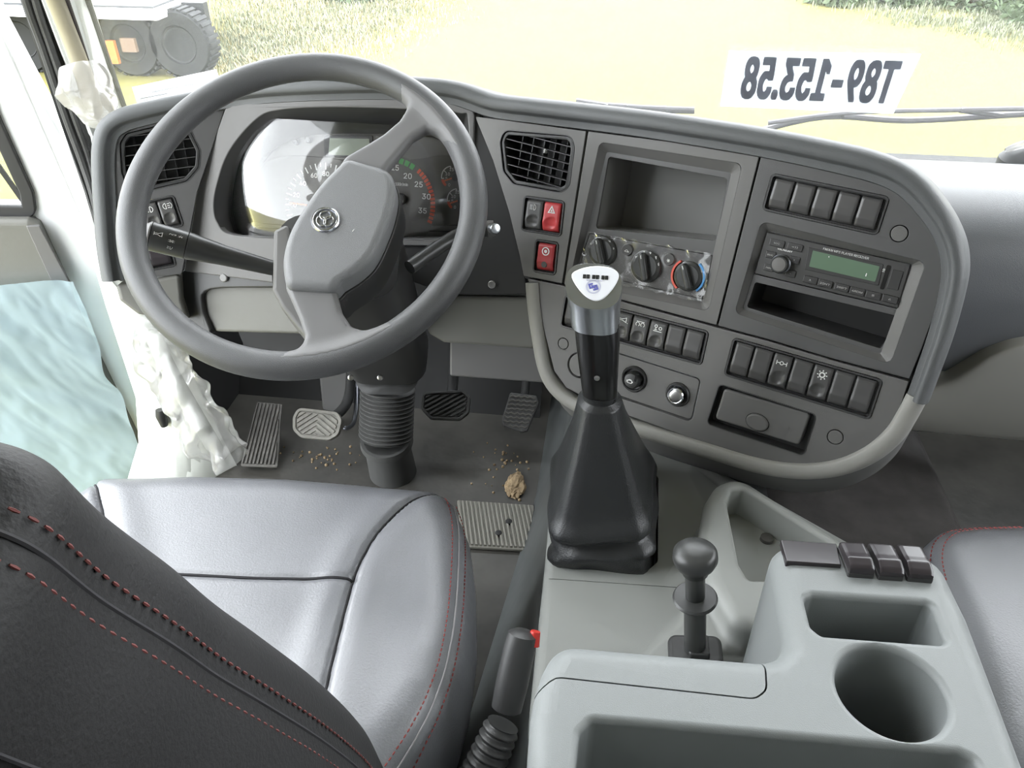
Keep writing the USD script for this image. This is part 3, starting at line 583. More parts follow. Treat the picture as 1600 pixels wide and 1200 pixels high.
part(tc, 'hub', lathe(CL.moved(*CL.uv(628, 311)), [(.009, .002), (.009, .009), (.007, .011)]), MAT['black_plastic'])
for nm, c in (('upper', (707, 277)), ('lower', (716, 312))):
    q = CL.uv(*c); F0 = CL.moved(*q)
    gz = part(clu, 'small_gauge', slab(F0, Point(0, 0).buffer(.0185), .002, .0030), MAT['dial'])
    part(gz, 'scale_arc', slab(F0, unary_union([arc(0, 0, .0165, 100, 190, .0017), *[ln((.0165*math.cos(a), .0165*math.sin(a)), (.0125*math.cos(a), .0125*math.sin(a)), w=.0015) for a in np.radians((100, 145, 190))]]), .003, .0034), MAT['symbol'])
    part(gz, 'red_band', slab(F0, arc(0, 0, .0155, 195, 235, .004), .003, .0034), MAT['dial_red'])
    part(gz, 'needle', slab(F0, LineString([(.006, .001), (-.011, -.006)]).buffer(.0011), .0045, .0052), MAT['dial_orange'])
    part(gz, 'hub', lathe(F0.moved(.006, 0), [(.0055, .002), (.0055, .007), (.004, .008)], 16), MAT['black_plastic'])
    for s, p in (('10', (-.007, .0045)), ('15', (-.001, .0115)), ('5', (-.0085, -.0025)), ('0', (-.004, -.0115))): part(gz, 'numeral', text_w(F0, p, s, .0046, z=.0031, bold=True), MAT['symbol'])
lens_rows = []
x0, x1 = CL.uv(340, 300)[0], CL.uv(740, 300)[0]; y0, y1 = CL.uv(500, 372)[1], CL.uv(560, 195)[1]
for v in np.linspace(0, 1, 9):
    lens_rows.append([CL.w([[x0+(x1-x0)*s, y0+(y1-y0)*v, .014+.050*(1-abs(2*s-1)**2.8)+.012*(1-(2*v-1)**2)]])[0] for s in np.linspace(0, 1, 33)])
part(clu, 'lens', grid(lens_rows, .002), MAT['lens'], 'clear curved cover lens', smooth=True)
# ================================================================ screen bin controls: heater panel
def wl(F, h): return Fr(F.w([[0, 0, h]])[0], F.d, F.n)
CW = wl(CTR, -WELL)
cli = thing('heater_control_panel', 'black heater panel with three rotary knobs still under crinkled clear film', 'heater controls', base=CW.at(1010, 420))
part(cli, 'panel', slab(CW, clim_poly.buffer(-.0008), -.006, .001, .0008), MAT['radio'])
def knob(c, r, label, ang, arcs=False, digits=False):
    F0 = CW.moved(*CW.uv(*c)); k = part(cli, 'rotary_knob', lathe(F0, [(r, .001), (r, .004), (r*.94, .006), (r*.80, .007), (r*.74, .008)]), MAT['knob'], label)
    g = affinity.rotate(rrect(r*.42, r*1.75, r*.2), ang, origin=(0, 0)); part(k, 'grip', slab(F0, g, .006, .017, .0025), MAT['knob'])
    part(k, 'pointer', slab(F0, affinity.rotate(rrect(.0012, .005, .0004, 0, r*.62), ang, origin=(0, 0)), .017, .0174), MAT['symbol'])
    if arcs:
        part(k, 'hot_arc', slab(F0, arc(0, 0, r*1.10, 130, 240, .0026), .001, .0062), MAT['heat_red'], 'red hot scale'); part(k, 'cold_arc', slab(F0, arc(0, 0, r*1.10, -45, 60, .0026), .001, .0062), MAT['heat_blue'], 'blue cold scale')
    if digits:
        for s, a in (('1', 108), ('2', 82), ('3', 52), ('4', 24)): part(k, 'numeral', text_w(F0, (r*.86*math.cos(math.radians(a)), r*.86*math.sin(math.radians(a))), s, .0038, z=.0064, bold=True), MAT['symbol'])
        part(k, 'symbol', icon_w(F0, (-r*.70, r*.42), 'snow', .005, .0066), MAT['symbol'])
    else:
        for a, kd in ((25, 'lamp'), (60, 'lamp'), (110, 'lamp'), (160, 'lamp')):
            if not arcs: part(k, 'symbol', icon_w(F0, (r*.86*math.cos(math.radians(a)), r*.86*math.sin(math.radians(a))), kd, .005, .0064), MAT['symbol'])
    part(k, 'fan_mark', icon_w(F0, (-r*.32, r*.42), 'fan', .007, .0082), MAT['symbol'])
knob((943, 392), .0205, 'air direction knob half hidden by the gear knob', 25)
knob((1011, 416), .0215, 'fan speed knob numbered one to four', 22, digits=True)
knob((1077, 431), .0195, 'temperature knob with red and blue scale', 28, arcs=True)
for c, ic in (((982, 390), 'car'), ((1047, 405), 'snow')):
    F0 = CW.moved(*CW.uv(*c)); b_ = part(cli, 'push_button', lathe(F0, [(.0078, .001), (.0078, .004), (.007, .0052)], 24), MAT['knob_grey' if 0 else 'radio']); part(b_, 'symbol', icon_w(F0, (0, -.0015), ic, .007, .0053), MAT['symbol'])
fr_ = []
cs = [CW.uv(*p) for p in ((922, 361), (1115, 397), (1101, 471), (901, 429))]
for v in np.linspace(0, 1, 36):
    rr = []
    for s in np.linspace(0, 1, 80):
        q = (cs[0]*(1-s)+cs[1]*s)*(1-v)+(cs[3]*(1-s)+cs[2]*s)*v; ed = max(0, 1-min(v, 1-v, s*1.5, 1.5-1.5*s)*5)
        a = meshkit.fbm(np.array([q[0]*45, q[1]*45, 3.]), 1, 5); b = abs(meshkit.noise(np.array([q[0]*75+q[1]*40, q[1]*60-q[0]*20, 9.]), 8)-.5)
        rr.append(CW.w([[q[0], q[1]+.004*(meshkit.noise(np.array([s*26, v*3, 1.]))-.5)*ed, .0022+.0022*a+.006*(.5-b)*(.12+ed)]])[0])
    fr_.append(rr)
solo('protective_film', 'crinkled clear protective film stuck over the heater control panel', 'plastic film', grid(fr_), MAT['cling_film'], smooth=True)
# ================================================================ radio
rad = thing('car_radio', 'black single slot car radio with green display and round volume knob', 'radio', base=CW.at(1300, 430))
part(rad, 'face', slab(CW, radio_poly.buffer(-.0008), -.03, .002, .0015), MAT['radio'])
part(rad, 'display_frame', slab(CW, CW.poly([(1264, 386), (1381, 413), (1373, 446), (1258, 421)], .001), .002, .0028, .0005), MAT['radio_key'])
part(rad, 'display', slab(CW, CW.poly([(1271, 391), (1375, 416), (1368, 440), (1265, 416)], .0006), .0028, .0032), MAT['lcd_radio'], 'green liquid crystal display')
rot_r = math.atan2(*(CW.uv(1440, 418)-CW.uv(1200, 366))[::-1])
part(rad, 'lettering', text_w(CW, CW.uv(1322, 396), 'FM/AM MP3 PLAYER RECEIVER', .0026, CW.uv(1358, 404)[0]-CW.uv(1287, 388)[0], rot=rot_r, z=.0021), MAT['symbol'], 'white printed lettering')
for c_ in ((1296, 401), (1354, 429)): part(rad, 'painted_glint', slab(CW.moved(*CW.uv(*c_), .0033), rrect(.0012, .004 if c_[0] > 1300 else .0014, .0005), 0, .0003), MAT['symbol'], 'tiny pale reflection painted on the display')  # pale chips standing in for reflections on the display
part(rad, 'lettering', text_w(CW, CW.uv(1227, 391), 'VOL/SELECT', .0018, .018, rot=rot_r, z=.0021, bold=True), MAT['symbol'])
F0 = CW.moved(*CW.uv(1221, 412)); kb = part(rad, 'volume_knob', lathe(F0, [(.0105, .002), (.0105, .012), (.0095, .0135), (.0088, .0135)], 40), MAT['knob'], 'round volume knob'); part(kb, 'ring', lathe(F0, [(.0118, .002), (.0118, .004), (.0106, .005)], 40), MAT['chrome_dark']); part(kb, 'cap', lathe(F0, [(.0085, .0133), (.0080, .0142), (.004, .0146)], 32), MAT['knob_grey'])
for s, c in (('M/C', (1215, 380)), ('<))', (1243, 386)), ('BAND', (1205, 398)), ('X', (1242, 406)), ('AMS', (1202, 418)), ('=', (1236, 427))):
    F0 = CW.moved(*CW.uv(*c), 0, rot_r); k_ = part(rad, 'key', slab(F0, rrect(.018 if c[1] < 390 else .012, .0085, .0012), .002, .0036, .0008, 2), MAT['radio_key']); part(k_, 'legend', text_w(F0, (0, 0), s, .002, .007 if len(s) > 1 else None, z=.0037), MAT['symbol_dim'])
for i, (s, c) in enumerate((('1', (1267, 437)), ('2INT', (1290, 443)), ('3RPT', (1316, 449)), ('4RDM', (1340, 455)), ('5', (1365, 461)), ('6', (1391, 467)))):
    F0 = CW.moved(*CW.uv(*c), 0, rot_r); k_ = part(rad, 'key', slab(F0, rrect(.0165, .0084, .0010), .002, .0042, .0008, 2), MAT['radio_key']); part(k_, 'legend', text_w(F0, (0, 0), s, .0021, 0.003*len(s), z=.0043, bold=True), MAT['symbol_dim'])
part(rad, 'card_slot', slab(CW.moved(*CW.uv(1384, 433), 0, rot_r), rrect(.0045, .028, .0015), .002, .0024), MAT['gloss_black'])
F0 = CW.moved(*CW.uv(1379, 421), 0, rot_r); part(rad, 'symbol', icon_w(F0, (0, 0), 'pump', .007, .0022), MAT['symbol'])
part(rad, 'flap', slab(CW.moved(*CW.uv(1399, 437), 0, rot_r), rrect(.012, .022, .001), .002, .003, .0005), MAT['radio_key'])
# ================================================================ ashtray, lighter, ignition
AT = CTR
ash = thing('ashtray', 'closed dark ashtray drawer with an oval push knob', 'ashtray', base=CTR.at(1185, 655))
part(ash, 'housing', tray(CTR, ash_hole.buffer(-.0006), .020, .0012, 0, .0008), MAT['black_plastic'])
part(ash, 'drawer_front', slab(CTR, CTR.poly([(1131, 607), (1267, 647), (1248, 697), (1116, 655)], .005), -.018, -.001, .003), MAT['fascia'])
F0 = CTR.moved(*CTR.uv(1183, 660), -.001, -.1); el = affinity.scale(Point(0, 0).buffer(.0125, quad_segs=12), 1.15, .85); part(ash, 'push_knob', slab(F0, el, 0, .0035, .0025), MAT['fascia']); part(ash, 'knob_groove', slab(F0, el.buffer(.0009).difference(el), 0, .0004), MAT['black_matte'])
F0 = CTR.moved(*CTR.uv(990, 593), -.002)
ign = thing('ignition_switch', 'black round ignition lock with an engine symbol beside the gear lever', 'ignition switch', base=F0.P)
part(ign, 'bezel', lathe(F0, [(.018, -.012), (.018, .001), (.0165, .0035), (.0150, .0025), (.0142, -.003), (.001, -.004)], 40), MAT['black_plastic'])
kk = part(ign, 'key_knob', lathe(F0, [(.0115, -.004), (.0115, .008), (.0095, .0115), (.006, .012)], 32), MAT['knob']); part(kk, 'symbol', icon_w(F0, (-.001, -.001), 'eng', .012, .0121), MAT['symbol']); part(kk, 'slot', slab(F0, rrect(.003, .010, .001, .006, .006), .0105, .0122), MAT['gloss_black'])
F0 = CTR.moved(*CTR.uv(1058, 617), -.002)
li = thing('cigarette_lighter', 'chrome ringed cigarette lighter in the lower centre panel', 'cigarette lighter', base=F0.P)
part(li, 'bezel', lathe(F0, [(.0165, -.012), (.0165, .001), (.015, .003), (.0138, .002), (.0130, -.003), (.001, -.004)], 40), MAT['black_plastic'])
lk = part(li, 'lighter_plug', lathe(F0, [(.0112, -.004), (.0112, .009), (.0100, .0105), (.0085, .0095)], 40), MAT['chrome'], 'chrome lighter plug'); part(lk, 'cap', lathe(F0, [(.0082, .0094), (.0078, .0112), (.0055, .012), (.002, .012)], 32), MAT['steel'])
# ================================================================ steering wheel
az, tl = math.radians(-7), math.radians(36)
WH = Fr(ypl(474, 322, .872), [math.cos(az), -math.sin(az), 0], [-math.sin(az)*math.sin(tl), -math.cos(az)*math.sin(tl), math.cos(tl)])
RR, RT = .2055, .0168
sw = thing('steering_wheel', 'large dark two spoked truck steering wheel with padded hub and chrome emblem', 'steering wheel', base=WH.P)
th = np.linspace(0, 2*np.pi, 121)[:-1]; ph = np.linspace(0, 2*np.pi, 25)[:-1]
part(sw, 'rim', loft([WH.w(np.c_[(RR+RT*np.cos(ph))*math.cos(t), (RR+RT*np.cos(ph))*math.sin(t), RT*np.sin(ph)]) for t in th], False, True), MAT['wheel_rim'], smooth=True)
def spoke(pts):
    pg = WH.poly(pts, .004, .0); x0, y0, x1, y1 = pg.buffer(.02).bounds; hh = .0028; X = np.arange(x0, x1, hh); Y = np.arange(y0, y1, hh); Z = np.arange(-.032, .030, hh)
    gx_, gy_ = np.meshgrid(X, Y, indexing='ij'); pt = shapely.points(gx_.ravel(), gy_.ravel()); d2 = shapely.distance(pt, pg.exterior); d2 = np.where(shapely.contains_xy(pg, gx_.ravel(), gy_.ravel()), -d2, d2).reshape(gx_.shape)
    rr_ = np.hypot(gx_, gy_); zc = -.004+.004*np.clip(rr_/RR, 0, 1)
    q = (rr_-RR)[:, :, None]; zz = Z[None, None, :]; tor = np.sqrt(q**2+zz**2)-(RT+.0003)
    dz = np.abs(zz-zc[:, :, None])-.009; d2_ = d2[:, :, None]; b_ = .007
    sp_ = np.minimum(np.maximum(d2_+b_, dz+b_), 0)+np.hypot(np.maximum(d2_+b_, 0), np.maximum(dz+b_, 0))-b_
    f = smin(sp_, tor, .012); f = np.maximum(f, d2_-.010); f = np.maximum(f, (rr_-RR+.003)[:, :, None])
    return tow(WH, nets(f, np.array([X[0], Y[0], Z[0]]), hh))
for pts in ([(530, 262), (541, 247), (575, 228), (600, 213), (625, 192), (640, 168), (640, 130), (700, 165), (740, 240), (716, 226), (690, 208), (668, 207), (645, 220), (622, 248), (606, 268), (600, 290), (540, 280)],
            [(447, 435), (447, 452), (468, 498), (478, 528), (470, 552), (440, 590), (540, 592), (612, 545), (604, 520), (572, 521), (550, 512), (535, 490), (526, 456), (526, 435)]):
    part(sw, 'spoke', spoke(pts), MAT['spoke'], smooth=True)
HH = .017
hubp = rnd(Polygon([WH.uv(*p, HH-.004) for p in np.vstack([crom([(541, 246), (570, 254), (600, 263), (613, 275), (618, 300), (611, 335), (598, 370), (581, 403), (560, 424), (540, 437), (529, 445), (524, 456)], 5), crom([(447, 451), (442, 425), (442, 398), (452, 362), (473, 325), (502, 285), (541, 246)], 6)[:-1]])]), .0125)
part(sw, 'hub_pad', slab(WH, hubp, -.012, HH, .011, 6), MAT['hub'], 'padded horn cover', smooth=60)
part(sw, 'hub_base', slab(WH, hubp.buffer(-.001).buffer(.0035), -.062, -.013, .002), MAT['black_plastic'], smooth=40)
E0 = Fr(WH.at(509, 344, HH), WH.d, WH.n)
em = part(sw, 'emblem', lathe(E0, [(.0170, -.003), (.0170, .0015), (.0160, .0028), (.0148, .0022), (.0144, .0012), (.001, .0012)], 48), MAT['chrome'], 'round chrome emblem of interlaced loops')
el_ = affinity.scale(Point(0, 0).buffer(1, quad_segs=16), .0074, .0060); el_ = affinity.translate(el_.difference(affinity.scale(el_, .78, .74)), 0, .0050)
part(em, 'loops', slab(E0, unary_union([affinity.rotate(el_, a_, origin=(0, 0)) for a_ in (0, 120, 240)]+[Point(0, 0).buffer(.0148).difference(Point(0, 0).buffer(.0134))]), .0011, .0030, .0005, 2), MAT['chrome'])
part(em, 'recess', slab(E0, Point(0, 0).buffer(.0135), .0012, .0014), MAT['chrome_dark'])
part(sw, 'fleck', bx(Fr(WH.at(552, 360, HH), WH.d, WH.n).moved(rot=1.0), .0045, .0012, .0004), MAT['symbol'], 'tiny pale scratch on the hub pad')
# ================================================================ steering column
col = thing('steering_column', 'black plastic steering column shroud ending in a ribbed rubber bellows', 'steering column', base=zpl(612, 735, FZ))
def rsec(c, dx, dy, w, h, r, n=8):
    pg = rrect(w, h, r); a_ = np.array([pg.exterior.interpolate(t, normalized=True).coords[0] for t in np.linspace(0, 1, 49)[:-1]]); return c+a_[:, :1]*dx+a_[:, 1:2]*dy
cx = [(526, 400, 1.06), (550, 455, 1.18), (578, 505, 1.30), (600, 545, 1.38), (605, 570, 1.42), (605, 582, 1.435)]; wds = [(.165, .13), (.172, .13), (.162, .12), (.152, .095), (.140, .075), (.115, .055)]
part(col, 'shroud', loft([rsec(dep(*c), WH.d, nrm(np.cross(nrm(dep(*cx[-1])-dep(*cx[0])), WH.d)), w_, h_, .035) for c, (w_, h_) in zip(cx, wds)]), MAT['black_plastic'], smooth=50)
part(col, 'shroud_cheek', slab(WH, WH.poly([(428, 362), (452, 350), (470, 440), (500, 545), (478, 530), (440, 482), (426, 455)], .006, -.06), -.10, -.055, .006), MAT['fascia'], 'lighter grey left cheek of the shroud')
for c in ((548, 590), (594, 590), (574, 505)): part(col, 'screw', lathe(Fr(dep(c[0], c[1], 1.315 if c[1] > 550 else 1.2), WH.d, nrm(CAM-dep(*c, 1.3))), [(.005, -.02), (.005, .002), (.003, .004)], 14), MAT['steel'])
b0, b1, b2 = dep(606, 606, 1.468), dep(603, 684, 1.50), zpl(614, 738, FZ)
bp = np.linspace(0, 1, 121); part(col, 'bellows', tube([b0*(1-t)+b1*t for t in bp], [.047+.0038*math.sin(t*math.pi*2*12) for t in bp], 36), MAT['rubber'], 'ribbed rubber bellows', smooth=60)
part(col, 'collar', tube([b1, b1+(b2-b1)*.12, b1+(b2-b1)*.2], [.048, .050, .043], 36), MAT['rubber'])
part(col, 'lower_tube', tube([b1, b2, b2+nrm(b2-b1)*.03], [.042, .046, .052], 36), MAT['rubber'])
def along(a, b, n=24): return np.array([a+(b-a)*t for t in np.linspace(0, 1, n)])
p0, p1 = dep(228, 367, 1.00), dep(446, 424, 1.06)
stk = thing('indicator_stalk', 'black indicator and light stalk with white symbols left of the hub', 'column stalk', base=p1)
Ls = along(p0, p1, 41); s_ = np.linspace(0, 1, 41)
ss = lambda a, b, e=0: tube([p0+(p1-p0)*t for t in np.linspace(a, b, 12)], np.interp(np.linspace(a, b, 12), [0, .02, .27, .34, .36, .55, 1], [.0155, .0185, .0178, .0168, .0162, .0132, .0090]), 28, up0=[0, 0, 1])
part(stk, 'shaft', ss(.285, 1), MAT['knob']); part(stk, 'twist_grip', ss(.035, .278), MAT['knob']); part(stk, 'end_button', ss(-.005, .030), MAT['knob_grey'], 'grey horn button on the tip')
SF = Fr(p0, nrm(p1-p0), nrm(CAM-(p0+p1)/2)); Lk = np.linalg.norm(p1-p0)
def on_stalk(px, py, kd, sz, txt=None):
    q = SF.loc(SF.at(px, py, .0158))[0]; R_ = np.interp(q[0]/Lk, [0, .02, .27, .34, .36, .55, 1], [.0155, .0185, .0178, .0168, .0162, .0132, .0090])
    z_ = math.sqrt(max(R_**2-q[1]**2, 1e-6))+.0002
    part(stk, 'symbol' if not txt else 'lettering', text_w(SF, q[:2], txt, sz, z=z_, depth=.0004, bold=True) if txt else icon_w(SF, q[:2], kd, sz, z_, .0005), MAT['symbol'])
on_stalk(248, 366, 'horn', .012); on_stalk(270, 368, '', .0034, 'OFF'); on_stalk(282, 372, 'sun', .0075); on_stalk(268, 377, 'beams', .009); on_stalk(266, 386, 'fogl', .008); on_stalk(366, 401, 'arrows', .013)
w_ = crom([dep(640, 418, 1.06), dep(690, 383, 1.09), dep(725, 365, 1.10), dep(768, 357, 1.10)], 6)
stk2 = thing('wiper_stalk', 'dark stalk right of the hub with a chrome tipped button', 'column stalk', base=w_[0])
part(stk2, 'shaft', tube(w_, np.linspace(.0095, .0105, len(w_)), 20), MAT['knob']); e_ = nrm(w_[-1]-w_[-2]); part(stk2, 'tip_sleeve', tube([w_[-1]-e_*.006, w_[-1], w_[-1]+e_*.004], [.0115, .0115, .0105], 24), MAT['knob_grey'])
tb = Fr(dep(773, 357, 1.085), WH.d, nrm(CAM-w_[-1]*1.0+np.array([.5, 0, 0]))); part(stk2, 'tip_button', lathe(tb, [(.0075, -.008), (.0075, .002), (.0065, .0035), (.004, .004)], 24), MAT['silver'], 'shiny round end button')
# ================================================================ pedals and footwell
def pedal_frame(px, py, z, tilt): return Fr(zpl(px, py, z), [1, 0, 0], [0, -math.sin(tilt), math.cos(tilt)])
PF = pedal_frame(495, 663, .27, .75)
cl = thing('clutch_pedal', 'worn grey clutch pedal with chevron grooves left of the column', 'pedal', base=PF.P)
pg = PF.poly([(466, 637), (528, 644), (535, 657), (529, 680), (514, 688), (470, 684), (458, 672), (458, 652)], .014); part(cl, 'pad', slab(PF, pg, -.008, 0, .002), MAT['pedal_pad']); part(cl, 'raised_edge', slab(PF, pg.difference(pg.buffer(-.006)), 0, .003, .001, 2), MAT['pedal_pad'])
inn = pg.buffer(-.008); c_ = np.array(inn.centroid.coords[0]); gg = unary_union([LineString([c_+[-.07, -.045+.0105*k-.02], c_+[0, .010+.0105*k-.02], c_+[.07, -.035+.0105*k-.02]]).buffer(.0026) for k in range(-3, 6)]).intersection(inn); part(cl, 'tread', slab(PF, gg, 0, .0028, .0008, 2), MAT['pedal_pad'])
part(cl, 'arm', tube(crom([PF.w([[.02, .01, -.01]])[0], PF.w([[.03, .06, -.07]])[0], PF.w([[.03, .14, -.06]])[0], PF.w([[.03, .30, .02]])[0]], 6), .010, 12), MAT['black_matte'])
rod = thing('pedal_rod', 'thin bent bright steel rod beside the clutch pedal', 'rod', base=dep(556, 640, 1.62)); part(rod, 'bar', tube(crom([dep(557, 600, 1.62), dep(557, 630, 1.60), dep(555, 650, 1.59), dep(551, 663, 1.585), dep(542, 669, 1.58), dep(538, 668, 1.58)], 6), .0045, 12), MAT['chrome_dark'])
PB = pedal_frame(695, 632, .27, .75)
br = thing('brake_pedal', 'dark brake pedal with diagonal ribs right of the column', 'pedal', base=PB.P); pg = PB.poly([(660, 613), (725, 610), (735, 620), (733, 645), (718, 657), (672, 655), (658, 640)], .012); part(br, 'pad', slab(PB, pg, -.008, 0, .002), MAT['pedal_dark']); part(br, 'raised_edge', slab(PB, pg.difference(pg.buffer(-.005)), 0, .003, .001, 2), MAT['pedal_dark'])
c_ = np.array(pg.centroid.coords[0]); part(br, 'tread', slab(PB, unary_union([LineString([c_+[-.06, -.04+.010*k], c_+[.06, .04+.010*k]]).buffer(.0022) for k in range(-6, 7)]).intersection(pg.buffer(-.007)), 0, .0025, .0008, 2), MAT['pedal_dark']); part(br, 'arm', tube(crom([PB.w([[0, .0, -.01]])[0], PB.w([[0, .06, -.06]])[0], PB.w([[0, .3, .02]])[0]], 6), .011, 12), MAT['black_matte'])
PA = pedal_frame(814, 642, .24, .75)
ac = thing('accelerator_pedal', 'narrow accelerator pedal with a zigzag rubber tread beside the tunnel', 'pedal', base=PA.P); pg = PA.poly([(797, 613), (838, 618), (842, 630), (824, 673), (815, 675), (786, 665), (784, 655)], .004); part(ac, 'pad', slab(PA, pg, -.010, 0, .002), MAT['rubber'])
x0, y0, x1, y1 = pg.bounds; zz_ = [LineString([(x0+(x1-x0)*k/12, y0+(y1-y0)*j/9+(.0028 if k % 2 else 0)) for k in range(13)]).buffer(.0016) for j in range(0, 10)]; part(ac, 'tread', slab(PA, unary_union(zz_).intersection(pg.buffer(-.003)), 0, .0022, .0006, 2), MAT['rubber_grey']); part(ac, 'arm', tube([PA.w([[0, .0, -.008]])[0], PA.w([[0, .05, -.05]])[0], PA.w([[0, .2, -.05]])[0]], .009, 12), MAT['black_matte'])
def ribbed(name, label, F, pts, step, along_v=True, h=.004, mat_='rubber_grey'):
    t = thing(name, label, 'floor plate', base=F.P); pg = F.poly(pts, .003); part(t, 'plate', slab(F, pg, -.003, .0015, .001), MAT[mat_]); x0, y0, x1, y1 = pg.bounds; a = F.uv(*pts[0]); b = F.uv(*pts[-1]); dv = (b-a)/np.linalg.norm(b-a); ins_ = pg.buffer(-.004)
    for u in np.arange(x0-.1, x1+.1, step):
        L = LineString([np.array([u, (y0+y1)/2])-dv*.4, np.array([u, (y0+y1)/2])+dv*.4]).buffer(step*.28, cap_style=2).intersection(ins_)
        if not L.is_empty and L.area > 2e-5: part(t, 'rib', slab(F, L, .0015, .0015+h, .001, 2), MAT[mat_])
    return t, pg
FP = Fr(zpl(410, 725, FZ+.02), [1, 0, 0], [0, -.35, .94])
ribbed('foot_rest', 'grey ribbed footrest plate at the left of the footwell', FP, [(402, 628), (441, 632), (434, 730), (376, 728)], .0078)
FS = Fr([0, 0, FZ+.006], [1, 0, 0], [0, 0, 1])
sc_, pgs = ribbed('scuff_plate', 'ribbed aluminium scuff plate on the floor in front of the seat', FS, [(714, 782), (834, 790), (836, 861), (722, 855)], .0078, mat_='scuff_metal')
for c in ((795, 818), (779, 836)): part(sc_, 'screw', lathe(FS.moved(*FS.uv(*c)), [(.006, 0), (.006, .0065), (.004, .0075)], 16), MAT['black_matte'])
struct('trim_1', slab(Fr(dep(524, 600, 1.66), [1, 0, 0], [0, -1, .2]), Fr(dep(524, 600, 1.66), [1, 0, 0], [0, -1, .2]).poly([(496, 570), (546, 565), (543, 640), (534, 652), (503, 640)], .006), -.03, 0, .006), MAT['binnacle'], 'grey pedal box panel')
struct('trim_6', grid([[(-.80, 1.36, FZ-.01), (-.12, 1.36, FZ-.01)], [(-.80, 1.44, FZ+.10), (-.12, 1.44, FZ+.10)], [(-.80, 1.49, .58), (-.12, 1.49, .58)]], .01, [0, -1, .3]), MAT['black_matte'], 'black toe board behind the pedals')
# dried mud
dv = rng.normal(size=(1, 3)); q0 = zpl(805, 760, FZ); ico = trimesh.creation.icosphere(4, 1.0); v = ico.vertices; v = v*(.35+1.2*meshkit.fbm(v*2.2+3, 4, 3)[:, None]); ico.vertices = v*[.020, .036, .009]+q0+[0, 0, .003]
solo('dried_mud', 'lump of dried brown mud on the floor by the accelerator', 'mud', ico, MAT['debris'], smooth=20)
crumbs = []
for k in range(70):
    px, py = (rng.normal(520, 40), rng.normal(712, 10)) if k < 35 else (rng.normal(790, 25), rng.normal(735, 25)); c = zpl(px, py, FZ); m = trimesh.creation.icosphere(0, rng.uniform(.0015, .004)); m.apply_translation(c+[0, 0, .001]); crumbs.append(m)
solo('grit', 'fine straw coloured grit scattered on the cab floor', 'grit', cat(crumbs), MAT['debris'], kind='stuff')
# ================================================================ tunnel, console
rows = []
for y in np.linspace(-.3, 1.45, 12):
    k = np.clip((y-.6)/.5, 0, 1); rows.append(crom([(-.17+.05*k, y, FZ-.02), (-.135+.05*k, y, FZ+.03), (-.075+.03*k, y, .33), (-.045, y, .40), (0, y, .415), (.25, y, .42), (.46, y, .415), (.52, y, .39), (.58, y, .25), (.60, y, FZ-.02)], 4))
rows = np.array(rows); struct('trim_2', grid(rows[:, :21], .01, [0, 0, 1]), MAT['tunnel_mat'], 'dark vinyl engine tunnel cover', smooth=60)
struct('trim_5', grid(np.concatenate([rows[:, 20:], rows[:, -1:]+np.array([.75, 0, .03])], 1), .01, [0, 0, 1]), MAT['carpet'], 'dark carpet on the passenger side', smooth=60)
HC, HT, HB = (Fr([0, 0, z], [1, 0, 0], [0, 0, 1]) for z in (.45, .50, .64))
con = thing('centre_console', 'pale grey moulded plastic centre console with cup holder and trays', 'console', base=[.15, .5, .40])
low = HC.poly([(1060, 700), (960, 690), (876, 708), (866, 735), (858, 800), (850, 890), (838, 1000), (828, 1100), (820, 1200), (1300, 1200), (1345, 880), (1340, 850), (1180, 760)], .018)
body = man(slab(HC, low, -.16, 0, .012, 5))
tr = HT.poly([(1093, 830), (1101, 780), (1118, 753), (1145, 742), (1172, 750), (1345, 858), (1345, 980), (1150, 980), (1105, 900)], .022)
body += man(slab(HT, tr, -.18, 0, .016, 5))
blk = HB.poly([(1203, 846), (1215, 840), (1452, 858), (1470, 868), (1485, 890), (1520, 960), (1600, 1165), (1700, 1420), (770, 1500), (800, 1330), (822, 1200), (828, 1110), (834, 1075), (845, 1040), (865, 1003), (890, 997), (1190, 1022), (1222, 1018), (1229, 1000)], .026)
block = man(slab(HB, blk, -.34, 0, .020, 6)); body -= man(slab(HB, blk.buffer(-.001), -.40, .1))
cut = lambda F, pg, d, b=0: man(slab(F, pg, -d, .03))
def pocket(F, pg, d, r=.006):
    """A recess with a rolled edge: its walls flare out at the mouth."""
    R_ = _clean(shapely.geometry.polygon.orient(pg, 1.0).exterior.coords, 2e-4); n = len(R_); lay = [(0, -d), (0, -r)]+[(r*(1-math.cos(a)), -r+r*math.sin(a)) for a in np.linspace(0, math.pi/2, 8)[1:]]+[(r+.0005, .03)]
    V = np.vstack([np.c_[_inset(R_, -o), np.full(n, z)] for o, z in lay]); k_ = np.arange(n); j_ = (k_+1) % n; F_ = []
    for a in range(len(lay)-1): F_ += [np.c_[a*n+k_, a*n+j_, (a+1)*n+j_], np.c_[a*n+k_, (a+1)*n+j_, (a+1)*n+k_]]
    t = mapbox_earcut.triangulate_float64(R_.copy(), np.array([n], np.uint32)).reshape(-1, 3).astype(int); p_ = R_[t]; e_, g_ = p_[:, 1]-p_[:, 0], p_[:, 2]-p_[:, 0]; t = np.where((e_[:, 0]*g_[:, 1]-e_[:, 1]*g_[:, 0] < 0)[:, None], t[:, ::-1], t)
    return man(tow(F, tm(V, np.vstack(F_+[t+(len(lay)-1)*n, t[:, ::-1]]))))
boot_pg = HC.poly([(862, 862), (872, 880), (900, 889), (1010, 893), (1028, 878), (1029, 748), (1018, 730), (880, 722), (868, 740)], .010)
body -= cut(HC, boot_pg, .10)
body -= pocket(HT, HT.poly([(1136, 785), (1142, 765), (1160, 762), (1315, 858), (1300, 905), (1170, 905), (1155, 880)], .006), .046)
